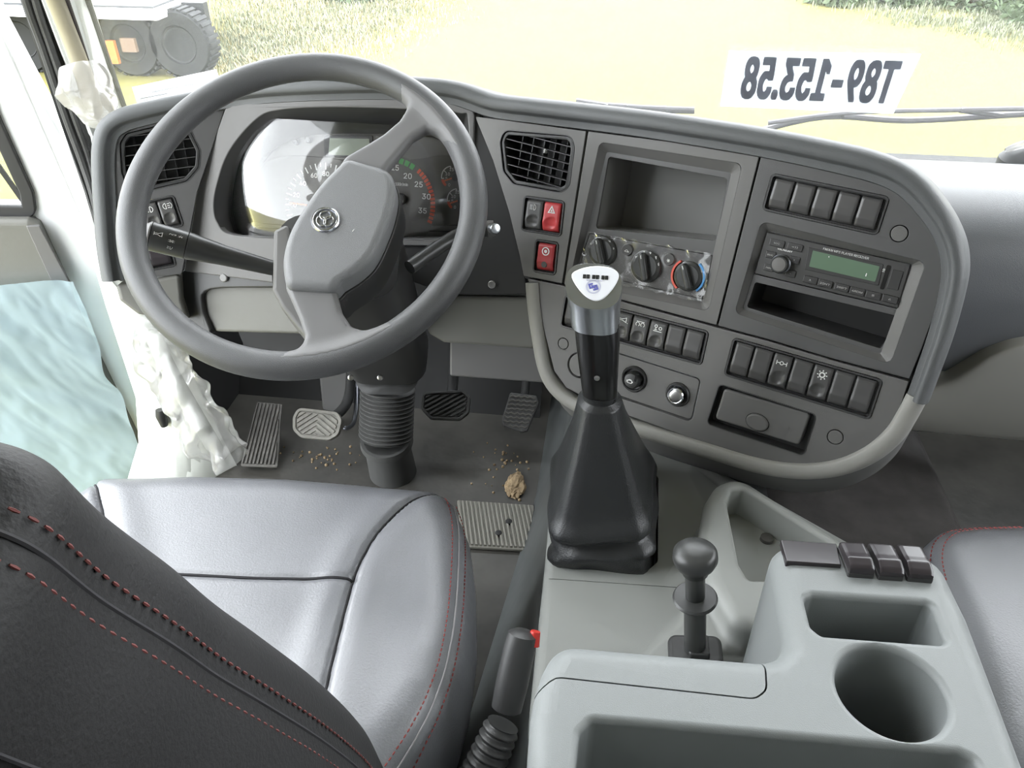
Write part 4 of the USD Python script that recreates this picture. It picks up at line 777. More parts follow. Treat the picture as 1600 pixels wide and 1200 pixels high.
block -= pocket(HB, HB.poly([(1257, 935), (1270, 929), (1455, 941), (1478, 1002), (1468, 1005), (1284, 991), (1268, 978)], .006), .12)
cupc = (HB.uv(1303, 1060)+HB.uv(1482, 1090))/2; cupc = np.array([.2475, .4145]); block -= pocket(HB, Point(*cupc).buffer(.0415, quad_segs=16), .14)
block -= pocket(HB, HB.poly([(905, 1145), (924, 1124), (1200, 1148), (1500, 1175), (1525, 1186), (1560, 1290), (1580, 1400), (880, 1400)], .008), .13)
body -= man(slab(HC, LineString([HC.uv(840, 903), HC.uv(1090, 920)]).buffer(.0006), -.0015, .02))
lid_pg = HB.poly([(700, 985), (1160, 985), (1186, 1018), (1196, 1040), (1198, 1078), (1180, 1092), (868, 1058), (700, 1140)], .012)
gr = lid_pg.exterior.buffer(.0007); block -= man(slab(HB, gr, -.05, .02))
part(con, 'base', unman(body), MAT['console'], 'lower console moulding around the gear lever', smooth=32); part(con, 'storage_block', unman(block), MAT['console_block'], 'raised rear block with cup holder and trays', smooth=32)
scw = zpl(1198, 842, .456); part(con, 'screw', lathe(Fr(scw, [1, 0, 0], [0, 0, 1]), [(.008, -.004), (.008, .003), (.005, .004)], 20), MAT['rubber_grey'])
SWP = Fr(HB.at(1340, 872, .0), [1, 0, 0], [0, .10, 1])
bl = solo('blank_plate', 'flat dark rectangular blank plate on the console beside three rockers', 'blank plate', slab(SWP, SWP.poly([(1219, 846), (1306, 852), (1314, 886), (1228, 880)], .001), -.004, .0025, .0012), MAT['switch_console'])
for k, (lab, q) in enumerate((('left of the three tall dark rockers on the console', ((1314, 849), (1350, 851), (1365, 893), (1326, 890))), ('middle of the three tall dark rockers on the console', ((1360, 851), (1395, 853), (1410, 897), (1372, 894))), ('right of the three tall dark rockers on the console', ((1405, 853), (1440, 856), (1456, 900), (1417, 897))))):
    F0, w, h = row_frame(Fr(SWP.P+SWP.n*.006, SWP.d, SWP.n), *q); t = thing('rocker_switch', lab, 'switch', M=F0.moved(0, 0, -.001).M()); part(t, 'rocker', rocker_mesh(w, h, False, 1).apply_translation([0, 0, .001]), MAT['switch_console'], smooth=45, local=True); part(t, 'base', slab_local(rrect(w+.002, h+.001, .002), -.009, -.003), MAT['black_plastic'], local=True)
# ================================================================ gear lever
GY = .745
gl_ = thing('gear_lever', 'tall black gear lever with a silver capped knob over a leather boot', 'gear lever', base=ypl(940, 870, GY))
g0 = HC.w([list(boot_pg.centroid.coords)[0]])[0]; g1 = ypl(937, 612, GY); g2 = ypl(930, 500, GY); g3 = ypl(931, 455, GY); gt = nrm(g3-g1)
ringpts = np.array([boot_pg.buffer(-.002).exterior.interpolate(t, normalized=True).coords[0] for t in np.linspace(0, 1, 97)[:-1]]); c2 = np.array(boot_pg.centroid.coords[0]); rel = ringpts-c2; angs = np.arctan2(rel[:, 1], rel[:, 0]); rad = np.hypot(*rel.T)
rings_ = []
hts = np.linspace(0, 1, 90)
for t in hts:
    z = -.03+(g1[2]-.45+.03)*t; cen = g0*(1-t)+g1*t; 
    s = np.clip((t-.24)/.76, 0, 1)**.92; rr_ = rad*np.interp(t, [0, .1, .24, 1], [1, 1.0, 1.04, 1.0])*(1-s)+.0228*s
    if t > .965: rr_ = np.full_like(rr_, .0205)
    front = np.clip(.5-.5*np.sin(angs), 0, 1)      # towards the driver
    cr = .25+.055*np.cos(angs+.5); w1 = -.013*np.exp(-((t-cr)/.030)**2)*front+.006*np.exp(-((t-cr-.075)/.05)**2)*front
    w1 += -.010*np.exp(-((angs+2.05-4.6*(t-.22))/.16)**2)*np.exp(-((t-.12)/.11)**2)+.006*np.exp(-((angs+1.75-4.6*(t-.22))/.2)**2)*np.exp(-((t-.12)/.11)**2)
    w1 += -.009*np.exp(-((angs+1.05+3.2*(t-.2))/.15)**2)*np.exp(-((t-.15)/.12)**2)+.003*np.sin(5*angs+8*t)*np.exp(-((t-.16)/.12)**2)
    rr_ = np.maximum(rr_+w1*np.clip(t/.06, 0, 1), .016); p = np.c_[cen[0]+rr_*np.cos(angs), cen[1]+rr_*np.sin(angs), np.full(96, .45+z)]; rings_.append(p)
part(gl_, 'boot', loft(rings_), MAT['boot_leather'], 'creased black leather gaiter', smooth=70)
GP = np.array([g1-gt*.012, g1, g1+gt*.01, g2-gt*.004]); Tg = gt; GN = nrm(np.array([0, -1, 0])-Tg*(-Tg[1])); GB = np.cross(Tg, GN)
def gsec(c, w_, d_, tri=0, n=48):
    a_ = np.linspace(0, 2*np.pi, n, endpoint=False); x_ = np.sign(np.cos(a_))*np.abs(np.cos(a_))**.8*w_; y_ = np.sign(np.sin(a_))*np.abs(np.sin(a_))**.8*d_; x_ = x_*(1+tri*y_/d_*-.5)
    return c+x_[:, None]*np.array([1, 0, 0])*1.0+y_[:, None]*GN
L1 = np.linalg.norm(g2-g1)
part(gl_, 'grip', loft([gsec(g1+gt*L1*f, w_, d_) for f, w_, d_ in ((-.1, .018, .016), (-.07, .0195, .0175), (.0, .0198, .018), (.3, .0215, .0195), (.7, .0238, .021), (1.02, .0245, .022))]), MAT['gloss_black'], 'glossy black shaft', smooth=40)
part(gl_, 'screw', lathe(Fr(ypl(934, 575, GY)+GN*.0195, [1, 0, 0], GN), [(.0032, -.004), (.0032, .0012), (.002, .0018)], 16), MAT['steel'])
LK = np.linalg.norm(g3-g2)
KN = nrm(GN*.62+np.array([0, 0, .80])); KF = Fr(g2+gt*.0455+GN*.004, [1, 0, 0], KN)
kmesh = loft([gsec(g2+gt*f+GN*o, w_, d_, tri) for f, w_, d_, tri, o in ((-.005, .0258, .0235, 0, 0), (.006, .0264, .0240, 0, 0), (.022, .0272, .0250, .02, .0), (.034, .0292, .027, .04, .001), (.044, .0294, .027, .06, .002), (.052, .0275, .0250, .06, .002), (.057, .0235, .021, .06, .002), (.060, .015, .014, .05, .002), (.061, .003, .003, 0, .002))])
part(gl_, 'knob', unman(man(kmesh).trim_by_plane([float(-x) for x in KN], float(-(KF.P@KN)))), MAT['silver'], 'silver grey knob cap', smooth=45)
kn = KF.curve([(893, 432), (905, 421), (930, 416), (955, 419), (967, 430), (960, 448), (944, 466), (928, 470), (909, 458)], 0, 6)
bd = part(gl_, 'badge', slab(KF, kn, -.006, .0012, .001), MAT['label_white'], 'white printed badge on the knob'); KC = KF.uv(930, 440)
KF = KF.moved(KC[0], KC[1], -.0033)
kn = affinity.translate(kn, -KC[0], -KC[1])
for k in range(3): part(bd, 'gear_mark', cat(slab(KF, unary_union([rrect(.0032, .0045, .0003, -.0095+.0095*k-.0019, .0045), rrect(.0032, .0045, .0003, -.0095+.0095*k+.0019, .0045)]).difference(rrect(.0006, .006, .0001, -.0095+.0095*k, .0045)), .0045, .0049)), MAT['mark_black'])
part(bd, 'lettering', text_w(KF, (-.001, .0006), 'ooooooo', .0016, .016, z=.0045), MAT['logo_pale'])
lg = unary_union([LineString([(.0005, .0035), (-.0035, .0035), (-.0035, -.0005), (.001, -.0005), (.001, -.0022)]).buffer(.0008, cap_style=2, join_style=2), LineString([(-.001, -.0035), (.0035, -.0035), (.0035, .0005), (-.001, .0005), (-.001, .0020)]).buffer(.0008, cap_style=2, join_style=2)])
part(bd, 'logo', slab(KF, affinity.translate(affinity.rotate(lg, 20, origin=(0, 0)), -.0015, -.0065), .0045, .0049), MAT['logo_blue'], 'blue interlocked square logo'); part(bd, 'logo_ring', slab(KF, Point(-.0015, -.0065).buffer(.0078).difference(Point(-.0015, -.0065).buffer(.0062)).intersection(kn.buffer(-.003)), .0045, .0047), MAT['logo_pale'])
# ================================================================ hand brake valve and parking brake lever
vb = zpl(1086, 1030, .45)
hv = thing('hand_brake_valve', 'black push pull brake valve with round knob and collar on the console', 'brake valve', base=vb)
def vx(px, py): return ypl(px, py, vb[1])
zt = vx(1090, 873)[2]; VF = Fr(vb, [1, 0, 0], nrm(np.array([vx(1090, 870)[0]-vb[0]-.002, .0, zt-.45])))
hk = np.linalg.norm(vx(1090, 873)-vb)
part(hv, 'base', cat(slab(VF, rrect(.058, .040, .010), -.004, .018, .005), slab(VF, rrect(.022, .026, .003, .004, 0), .016, .026, .002)), MAT['black_plastic'])
hcol = np.linalg.norm(vx(1087, 935)-vb)
part(hv, 'shaft', lathe(VF, [(.0115, .018), (.0115, hcol-.012), (.0105, hcol)], 28), MAT['knob'])
part(hv, 'collar', lathe(VF, [(.010, hcol-.004), (.022, hcol-.001), (.0228, hcol+.001), (.021, hcol+.003), (.010, hcol+.004)], 40), MAT['knob'])
part(hv, 'knob', lathe(VF, [(.0098, hcol+.002), (.0100, hk-.022), (.013, hk-.019), (.0135, hk-.013), (.0195, hk-.006), (.0222, hk+.001), (.0215, hk+.008), (.017, hk+.0125), (.008, hk+.0142), (.001, hk+.0145)], 40), MAT['knob'], smooth=50)
q0, q1 = dep(772, 1195, .80), dep(818, 985, .80)
pb = thing('parking_brake_lever', 'black parking brake lever with a red tipped button between seat and console', 'parking brake', base=q0)
ld = nrm(q1-q0); ln_ = np.linalg.norm(q1-q0)
ladj = nrm(np.cross(ld, nrm(CAM-(q0+q1)/2)))
part(pb, 'grip', tube([q0+ld*ln_*f for f in (.40, .42, .6, .85, .97, 1.0)], [.012, .0155, .0165, .0160, .0150, .009], 20), MAT['black_plastic'], smooth=50)
part(pb, 'button', tube([q1-ld*.012+np.cross(ladj, ld)*0-ladj*-.012, q1-ld*-.002-ladj*-.012], [.007, .005], 12), MAT['red_button'], 'red release button')
bb = np.linspace(0, 1, 57); part(pb, 'bellows', tube([q0+ld*ln_*(t*.62-.2)*.72-ladj*.012*(1-t) for t in bb], [.0205-.004*t+.0022*math.sin(t*2*math.pi*7) for t in bb], 24), MAT['black_plastic'], 'ribbed lower sleeve', smooth=60)
# ================================================================ seats
from scipy.spatial import Delaunay
CU = Fr([0, 0, .5], [1, 0, 0], [0, 0, 1])
def poly_dist(XY, line): return shapely.distance(shapely.points(XY[:, 0], XY[:, 1]), line)
class Cushion:
    def __init__(s, outline, bolster, cross, z=.5, r=.05):
        s.pg = rnd(Polygon(outline), .03); s.pg = s.pg.simplify(.0004); s.bol, s.cross, s.z, s.r = bolster, cross, z, r; x0, y0, x1, y1 = s.pg.bounds; s.bx_side = bolster
    def hgt(s, XY):
        XY = np.atleast_2d(XY); d = poly_dist(XY, s.pg.exterior); d = np.where(shapely.contains_xy(s.pg, XY[:, 0], XY[:, 1]), d, 0); q = np.clip(d/s.r, 0, 1)
        z = s.z-.042+.042*np.sqrt(np.clip(1-(1-q)**2, 0, 1))
        for L, dp, wd in s.bol:
            e = poly_dist(XY, L); z -= dp*np.exp(-(e/wd)**2); z += .004*np.exp(-((e-.022)/.02)**2)*q
        for L, dp, wd in s.cross: e = poly_dist(XY, L); z -= dp*np.exp(-(e/wd)**2)
        z += .0025*(meshkit.fbm(np.c_[XY*7, np.full(len(XY), 2.)], 3, 3)-.5)*q
        return z
    def mesh(s, h=.0035, depth=.15):
        x0, y0, x1, y1 = s.pg.bounds; X, Y = np.meshgrid(np.arange(x0, x1, h), np.arange(y0, y1, h)); I = np.c_[X.ravel(), Y.ravel()]
        I = I[shapely.contains_xy(s.pg.buffer(-h*.6), I[:, 0], I[:, 1])]; n = int(s.pg.length/h); ex = s.pg.exterior
        R = np.array([ex.interpolate(t, normalized=True).coords[0] for t in np.arange(n)/n]); 
        if not shapely.LinearRing(R).is_ccw: R = R[::-1]
        P_ = np.vstack([R, I]); tri = Delaunay(P_).simplices; c = P_[tri].mean(1); tri = tri[shapely.contains_xy(s.pg, c[:, 0], c[:, 1])]
        a, b = P_[tri[:, 1]]-P_[tri[:, 0]], P_[tri[:, 2]]-P_[tri[:, 0]]; tri = np.where((a[:, 0]*b[:, 1]-a[:, 1]*b[:, 0] < 0)[:, None], tri[:, ::-1], tri)
        V = np.c_[P_, s.hgt(P_)]; rings = [V[:n]]
        for k, (o, dz) in enumerate(((.006, -.02), (.008, -.05), (.002, -.10), (-.02, -depth))):
            q = _inset(R, -o); rings.append(np.c_[q, np.full(n, s.z-.042+dz)])
        side = np.vstack(rings[1:]); i = np.arange(n); j = (i+1) % n; off = len(V); F_ = [tri]
        ids = [i]+[off+k*n+i for k in range(4)]
        for k in range(4):
            A, B = ids[k], ids[k+1]; F_ += [np.c_[A, B, np.roll(B, -1)], np.c_[A, np.roll(B, -1), np.roll(A, -1)]]
        V = np.vstack([V, side]); cb = len(V); V = np.vstack([V, ids and V[ids[-1]].mean(0)]); F_.append(np.c_[ids[-1], np.full(n, cb), np.roll(ids[-1], -1)])
        return tm(V, np.vstack(F_))
    def lift(s, px_pts, n=8, dz=.0): XY = crom(np.array([CU.at(*p)[:2] for p in px_pts]), n); return np.c_[XY, s.hgt(XY)+dz]
def stitches(P, step=.0062, L=.0038, r=.0009, side=None):
    d = np.r_[0, np.cumsum(np.linalg.norm(np.diff(P, axis=0), axis=1))]; out = []
    for s in np.arange(0, d[-1]-L, step):
        a, b = (np.array([np.interp(t, d, P[:, k]) for k in range(3)]) for t in (s, s+L)); out.append(tube([a, (a+b)/2, b], [r*.6, r, r*.6], 5))
    return cat(out)
def offset_xy(P, o):
    t = np.gradient(P[:, :2], axis=0); t /= np.linalg.norm(t, axis=1, keepdims=True); return P[:, :2]+np.c_[t[:, 1], -t[:, 0]]*o
px_right = [(560, 736), (640, 744), (688, 748), (710, 764), (724, 800), (730, 850), (731, 950), (722, 1015), (703, 1075), (668, 1135), (625, 1190), (590, 1240)]
out_d = [CU.at(*p)[:2] for p in [(150, 728), (300, 723), (450, 727)]+px_right]+[(-.22, .25), (-.66, .25), (-.70, .40), (-.70, .62)]
seamB = LineString([CU.at(*p)[:2] for p in crom([(688, 756), (640, 782), (592, 828), (562, 878), (547, 920), (530, 985), (512, 1060), (500, 1130)], 6)])
seamC = LineString([CU.at(*p)[:2] for p in ((230, 893), (400, 902), (552, 905))]); seamL = LineString([CU.at(*p)[:2] for p in ((138, 735), (150, 760), (160, 800), (175, 900))])
pipe_px = [(702, 757), (712, 785), (716, 820), (715, 880), (710, 950), (698, 1020), (680, 1075), (655, 1125), (622, 1175), (600, 1205)]
pipeL = LineString([CU.at(*p)[:2] for p in crom(pipe_px, 5)])
ds = thing('driver_seat', 'black leatherette driver seat with red double stitching and pale piping', 'seat', base=[-.42, .45, FZ])
dc = Cushion(out_d, [(seamB, .0055, .0035), (seamL, .004, .0035)], [(seamC, .0030, .0035), (pipeL, .002, .004)])
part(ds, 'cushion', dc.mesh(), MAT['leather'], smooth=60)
def seam_line(c, L, n=120): XY = np.array([L.interpolate(t, normalized=True).coords[0] for t in np.linspace(0, 1, n)]); return np.c_[XY, c.hgt(XY)+.0013]
for L in (seamB, seamC, seamL): part(ds, 'seam', tube(seam_line(dc, L, 200), .0016, 6), MAT['seam'])
pp = dc.lift(pipe_px, 8, .0012); part(ds, 'piping', tube(pp, .0011, 8), MAT['piping'], 'thin pale piping along the bolster')
for o in (-.0075, .0075):
    XY = offset_xy(pp, o); part(ds, 'stitching', stitches(np.c_[XY, dc.hgt(XY)+.0004]), MAT['stitch_red'], 'row of red stitches', kind='stuff')
part(ds, 'seat_base', boxm(-.64, -.20, .28, .66, FZ, .34), MAT['black_plastic'])
ra = math.radians(19); BK = Fr([-.16, .379, .5], [-1, 0, 0], [0, math.cos(ra), math.sin(ra)])
edge_px = [(608, 1195), (582, 1142), (522, 1080), (432, 1010), (366, 962), (300, 905), (200, 828), (120, 748), (62, 712), (0, 690)]
ed = np.array([BK.uv(*p, -.0088) for p in edge_px]); top_v = (1.12-.5)/math.cos(ra)
bk_out = [(ed[0][0]+.01, -.06)]+[tuple(e) for e in crom(ed, 10)]+[tuple(BK.uv(-70, 672, -.0088)), tuple(BK.uv(-150, 664, -.0088)), (.16, top_v+.02), (.42, top_v), (.49, top_v-.10), (.53, top_v-.30), (.54, .10), (.53, -.06)]
bpg = Polygon(bk_out).buffer(0).buffer(.02, quad_segs=6).buffer(-.02, quad_segs=6).buffer(-.03, quad_segs=8).buffer(.03, quad_segs=8)
def rounded_block(F, pg, z0, z1, b, seg=6, bulge=0.0):
    """A cushion: both edges rounded, the side wall bulging a little."""
    pg = shapely.geometry.polygon.orient(pg, 1.0); n = 420; R = np.array([pg.exterior.interpolate(t, normalized=True).coords[0] for t in np.arange(n)/n]); lay = []
    for k in range(seg+1): a = k/seg*math.pi/2; lay.append((b*(1-math.sin(a)), z0+b*(1-math.cos(a))))
    for f in (.25, .5, .75): lay.append((-bulge*math.sin(f*math.pi), z0+b+(z1-z0-2*b)*f))
    for k in range(seg+1): a = k/seg*math.pi/2; lay.append((b*(1-math.cos(a)), z1-b+b*math.sin(a)))
    rings = []
    for o, z in lay: q = _inset(R, o) if abs(o) > 1e-9 else R; rings.append(np.c_[q, np.full(n, z)])
    V = np.vstack(rings); i = np.arange(n); j = (i+1) % n; F_ = []
    for k in range(len(lay)-1): F_ += [np.c_[k*n+i, k*n+j, (k+1)*n+j], np.c_[k*n+i, (k+1)*n+j, (k+1)*n+i]]
    t = mapbox_earcut.triangulate_float64(rings[-1][:, :2].copy(), np.array([n], np.uint32)).reshape(-1, 3).astype(int); p = rings[-1][t]; e, g = p[:, 1]-p[:, 0], p[:, 2]-p[:, 0]; t = np.where((e[:, 0]*g[:, 1]-e[:, 1]*g[:, 0] < 0)[:, None], t[:, ::-1], t)
    F_ += [t+(len(lay)-1)*n, t[:, ::-1]]; return tow(F, tm(V, np.vstack(F_)))
part(ds, 'backrest', rounded_block(BK, bpg, -.155, .0, .026, 6, .006), MAT['leather_shaded'], 'reclined backrest seen from its side, shade in its colour', smooth=60)
ec = crom(ed, 10)
def back_edge(o, h):
    t = np.gradient(ec, axis=0); t /= np.linalg.norm(t, axis=1, keepdims=True); nn_ = np.c_[-t[:, 1], t[:, 0]]; nn_ *= np.sign(nn_[:, :1]*-1+1e-9)   # towards the outside (-u)
    return BK.w(np.c_[ec+nn_*o, np.full(len(ec), h)])
for h, o in ((-.030, .0015), (-.047, .0032)): part(ds, 'stitching', stitches(back_edge(o, h), .0070, .0040, .0008), MAT['stitch_shaded'], 'row of red stitches', kind='stuff')
part(ds, 'seam', tube(back_edge(.0016, -.0385), .0012, 6), MAT['seam'])
part(ds, 'seam', tube(back_edge(.0062, -.098), .0010, 6), MAT['seam'])
out_p = [CU.at(*p)[:2] for p in ((1448, 838), (1456, 820), (1478, 806), (1520, 801), (1600, 799))]+[(.96, .80), (.98, .30), (.40, .28), (.395, .5)]
ps = thing('passenger_seat', 'black leatherette passenger seat cushion right of the console', 'seat', base=[.68, .5, FZ]); pc_ = Cushion(out_p, [], [], z=.5)
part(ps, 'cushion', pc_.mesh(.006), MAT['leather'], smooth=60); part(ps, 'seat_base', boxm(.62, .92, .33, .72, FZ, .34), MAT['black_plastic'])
inn_ = np.array(pc_.pg.buffer(-.012).exterior.coords); sel_ = crom([CU.at(*p)[:2] for p in ((1462, 882), (1455, 850), (1460, 828), (1482, 813), (1520, 808), (1600, 806))], 8); sel_ = sel_+[.004, -.004]
for o in (0, .009): XY = sel_+np.array([o, -o*.6]); part(ps, 'stitching', stitches(np.c_[XY, pc_.hgt(XY)+.0004]), MAT['stitch_red'], 'row of red stitches', kind='stuff')
BP = Fr([.68, .36, .5], [-1, 0, 0], [0, math.cos(ra), math.sin(ra)]); part(ps, 'backrest', rounded_block(BP, rrect(.50, .60, .06, 0, .28), -.14, 0, .03, 4), MAT['leather_shaded'])
# ================================================================ left pillar, door opening and door
def sheet(rows, t, m=None): return grid([[dep(*p) for p in r] for r in rows], t)
pil = thing('front_pillar', 'pale grey windscreen pillar with black rubber seals along its left edge', 'pillar', base=dep(150, 300, 1.4))
part(pil, 'trim_panel', sheet([[(60, -300, 1.05), (30, -300, 1.08), (-20, -300, 1.10)], [(140, -10, 1.27), (100, -10, 1.24), (62, -10, 1.22)], [(172, 90, 1.36), (140, 95, 1.32), (104, 100, 1.30)], [(206, 190, 1.44), (180, 205, 1.42), (146, 215, 1.39)], [(225, 260, 1.48), (200, 280, 1.46), (165, 300, 1.42)]], .012), MAT['pillar'], smooth=50)
part(pil, 'glass_edge', tube([dep(*p) for p in ((55, -300, 1.045), (134, -10, 1.262), (168, 90, 1.352), (204, 195, 1.436))], .0045, 8), MAT['seal'])
part(pil, 'seal_backing', sheet([[(-60, -300, 1.13), (-15, -300, 1.12)], [(34, -10, 1.25), (66, -10, 1.235)], [(64, 90, 1.31), (106, 95, 1.31)], [(94, 190, 1.37), (150, 200, 1.40)], [(132, 300, 1.40), (176, 300, 1.44)], [(150, 360, 1.42), (190, 360, 1.46)], [(166, 440, 1.44), (205, 440, 1.50)]], .006), MAT['seal'], smooth=50)
for pts, r in (([(-50, -300, 1.08), (38, -10, 1.23), (66, 70, 1.28), (103, 180, 1.34), (132, 260, 1.38), (150, 320, 1.40), (168, 420, 1.44)], .0075), ([(-30, -300, 1.08), (52, -10, 1.23), (78, 70, 1.28), (116, 180, 1.34), (140, 250, 1.38), (156, 320, 1.40), (176, 440, 1.45)], .006)):
    part(pil, 'rubber_seal', tube(crom([dep(*p) for p in pts], 6), r, 10), MAT['seal'])
XL = -.86
LW = lambda px, py: xpl(px, py, XL)
jamb = grid([crom([LW(a, y0), xpl((a+b)/2, (y0+y1)/2, XL*.45+x*.55+.012), xpl(b, y1, x)], 4) for a, y0, b, y1, x in ((172, 405, 205, 430, -.80), (190, 470, 240, 470, -.77), (212, 540, 275, 540, -.745), (234, 610, 312, 610, -.725), (238, 680, 350, 690, -.71), (222, 735, 380, 745, -.70), (205, 800, 402, 800, -.69))], .03, [.7, .6, .2])
struct('trim_3', jamb, MAT['cream_paint'], 'cream painted door jamb under the pillar', smooth=50)
struct('trim_7', boxm(-.86, -.80, 1.20, 1.54, -.2, .62), MAT['black_matte'], 'black side panel of the footwell', smooth=False)
struct('trim_4', boxm(XL-.01, XL+.02, .02, .80, -.2, FZ+.02), MAT['cream_paint'], 'cream painted door sill')
LQ = LW; LW = lambda px, py: xpl(px, py, -.80)
plug = thing('wire_plug', 'small black rubber plug with a short wire on the cream door jamb', 'plug', base=LW(248, 652)); e1 = np.array([.006, 0, 0]); part(plug, 'plug_body', tube([LW(245, 640)+e1, LW(247, 650)+e1, LW(252, 664)+e1], [.008, .0095, .007], 12), MAT['rubber_plug']); part(plug, 'wire', tube(crom([LW(250, 640)+e1, LW(258, 632)+e1*1.6, LW(263, 624)+e1*1.5, LW(266, 618)+e1*.5], 5), .0032, 8), MAT['rubber_plug'])
DP = xpl(150, 297, -.93); oa = math.radians(24); DR = Fr(DP, [math.cos(oa), math.sin(oa), 0], [math.sin(oa), -math.cos(oa), 0])
shell = DR.poly([(-330, -160), (-80, -160), (2, 34), (48, 120), (96, 207), (144, 297), (163, 400), (187, 460), (217, 540), (252, 610), (292, 722), (330, 830), (-420, 980)], .004)
wino = DR.poly([(-330, -120), (-130, -120), (-6, 190), (44, 300), (48, 330), (-380, 322)], .01)
struct('door_1', slab(DR, shell.difference(wino), -.055, 0, .010, 3), MAT['white_paint'], 'open white painted cab door')
D1 = T('/World/door_1', np.eye(4))
part(D1, 'window_seal', slab(DR, wino.buffer(.010).difference(wino.buffer(-.012)), .0, .010, .003), MAT['seal'])
part(D1, 'door_glass', slab(DR, wino.buffer(.004), -.028, -.024), MAT['lens'])
part(D1, 'window_bar', slab(DR, LineString([DR.uv(-20, 232), DR.uv(46, 326)]).buffer(.004), .001, .006), MAT['seal'])
tp = DR.poly([(-380, 334), (48, 335), (64, 344), (72, 360), (112, 446), (118, 470), (160, 560), (236, 716), (262, 810), (-420, 960)], .008)
part(D1, 'trim_panel', slab(DR, tp, -.002, .028, .010, 4), MAT['beige'], 'beige inner door trim', smooth=40)
part(D1, 'trim_edge', slab(DR, DR.poly([(40, 352), (62, 352), (112, 446), (86, 452)], .003, .028), .024, .030, .002), MAT['binnacle'])
fr_ = []
tl_, tr_, br_, bl_ = (DR.uv(*p, .035) for p in ((-330, 452), (116, 434), (262, 800), (-330, 1060)))
for v in np.linspace(0, 1, 90):
    rr = []
    for s in np.linspace(0, 1, 110):
        q = (tl_*(1-s)+tr_*s)*(1-v)+(bl_*(1-s)+br_*s)*v
        edge = .016*(meshkit.noise(np.array([s*9, v*9, 4.]))-.5)*max(0, 1-min(v, 1-v, 1-s)*10)
        w1 = meshkit.fbm(np.array([q[0]*5+q[1]*3, q[1]*5-q[0]*2, 2.]), 3, 11); w2 = meshkit.fbm(np.array([q[0]*14+q[1]*9, q[1]*4-q[0]*4, 5.]), 2, 12)
        rr.append(DR.w([[q[0]+edge, q[1]+edge*.7, 0.050+.034*(w1-.5)+.012*abs(w2-.5)*2+.006*abs(meshkit.noise(np.array([q[0]*60+q[1]*34, q[1]*17-q[0]*20, 1.]), 4)-.5)]])[0])
    fr_.append(rr)
solo('door_film', 'crinkled translucent blue protective film over the open door trim', 'plastic film', grid(fr_), MAT['blue_film'], smooth=True)
# grab handles in crumpled wrap
gr1 = thing('grab_rail', 'beige painted grab rail along the windscreen pillar', 'grab handle', base=dep(130, 190, 1.27))
part(gr1, 'rail', tube([dep(-20, -260, .98), dep(83, -10, 1.15), dep(108, 55, 1.19), dep(132, 120, 1.225), dep(150, 185, 1.26)], .0135, 18), MAT['rail']); part(gr1, 'cable', tube([dep(0, -260, .985), dep(100, -10, 1.155), dep(122, 55, 1.195), dep(142, 118, 1.23)], .0048, 10), MAT['rail_cable'], 'dark cable beside the rail')
gr2 = thing('step_rail', 'cream lower grab rail beside the footwell under plastic wrap', 'grab handle', base=dep(340, 690, 1.45)); part(gr2, 'bar', tube(crom([dep(232, 500, 1.42), dep(255, 560, 1.38), dep(300, 640, 1.40), dep(345, 715, 1.46)], 6), .014, 16), MAT['cream_paint'])
def crumple(P, r, seed, n=72, k=140, amp=.75):
    P = crom(P, 6) if len(P) < 30 else P; d = np.linspace(0, 1, len(P)); t_ = np.linspace(0, 1, k); P = np.c_[[np.interp(t_, d, P[:, c]) for c in range(3)]].T; R0 = np.interp(t_, np.linspace(0, 1, len(r)), r); Tt, Nn, Bb = frames(P); a_ = np.linspace(0, 2*np.pi, n, endpoint=False); rings = []
    for i in range(k):
        dirs = np.cos(a_)[:, None]*Nn[i]+np.sin(a_)[:, None]*Bb[i]; q = P[i]+dirs*.03
        qq = np.c_[q[:, 0], q[:, 1], q[:, 2]*.45]; f = meshkit.fbm(qq*30, 2, seed); g = np.abs(meshkit.fbm(qq*42+9, 2, seed+3)-.5)*2
        rings.append(P[i]+dirs*(R0[i]*(1+amp*(f-.5)*1.6-.45*amp*g))[:, None])
    return loft(rings, False)
solo('plastic_wrap', 'crumpled white plastic wrap tied round the upper grab rail', 'plastic wrap', crumple([dep(126, 100, 1.2), dep(140, 135, 1.21), dep(150, 170, 1.22), dep(150, 196, 1.23)], [.028, .036, .044, .040, .030, .018], 21), MAT['wrap'], smooth=30)
solo('plastic_wrap', 'long crumpled clear plastic wrap hanging on the lower grab handle', 'plastic wrap', crumple([dep(228, 500, 1.40), dep(245, 545, 1.37), dep(283, 610, 1.38), dep(318, 665, 1.40), dep(362, 715, 1.43)], [.018, .034, .040, .040, .050, .040], 33, 72, 180), MAT['wrap'], smooth=30)
# ================================================================ sheets on the windscreen, wipers
sh_pts = [(1139, 79), (1440, 84), (1396, 178), (1125, 166)]
SG = Fr(SCR.w([[0, 0, .008]])[0], SCR.d, SCR.n)
plate = thing('number_sheet', 'white translucent sheet reading T89-153.58 in mirror image on the windscreen', 'number sheet', base=SG.at(1280, 170)); pgs_ = SG.poly(sh_pts, .001); part(plate, 'sheet', slab(SG, pgs_, -.0004, .0004), MAT['paper'])
ca, cb_ = SG.uv(1152, 124), SG.uv(1412, 124); cx_ = (ca+cb_)/2
tmsh = meshkit.text_mesh('T89-153.58', .1, .0004, True); b_ = tmsh.bounds; tmsh.apply_translation([-(b_[0][0]+b_[1][0])/2, -(b_[0][1]+b_[1][1])/2, 0]); hh = abs(SG.uv(1280, 92)[1]-SG.uv(1280, 158)[1]); ww = abs(SG.uv(1404, 120)[0]-SG.uv(1152, 124)[0]); b_ = tmsh.bounds
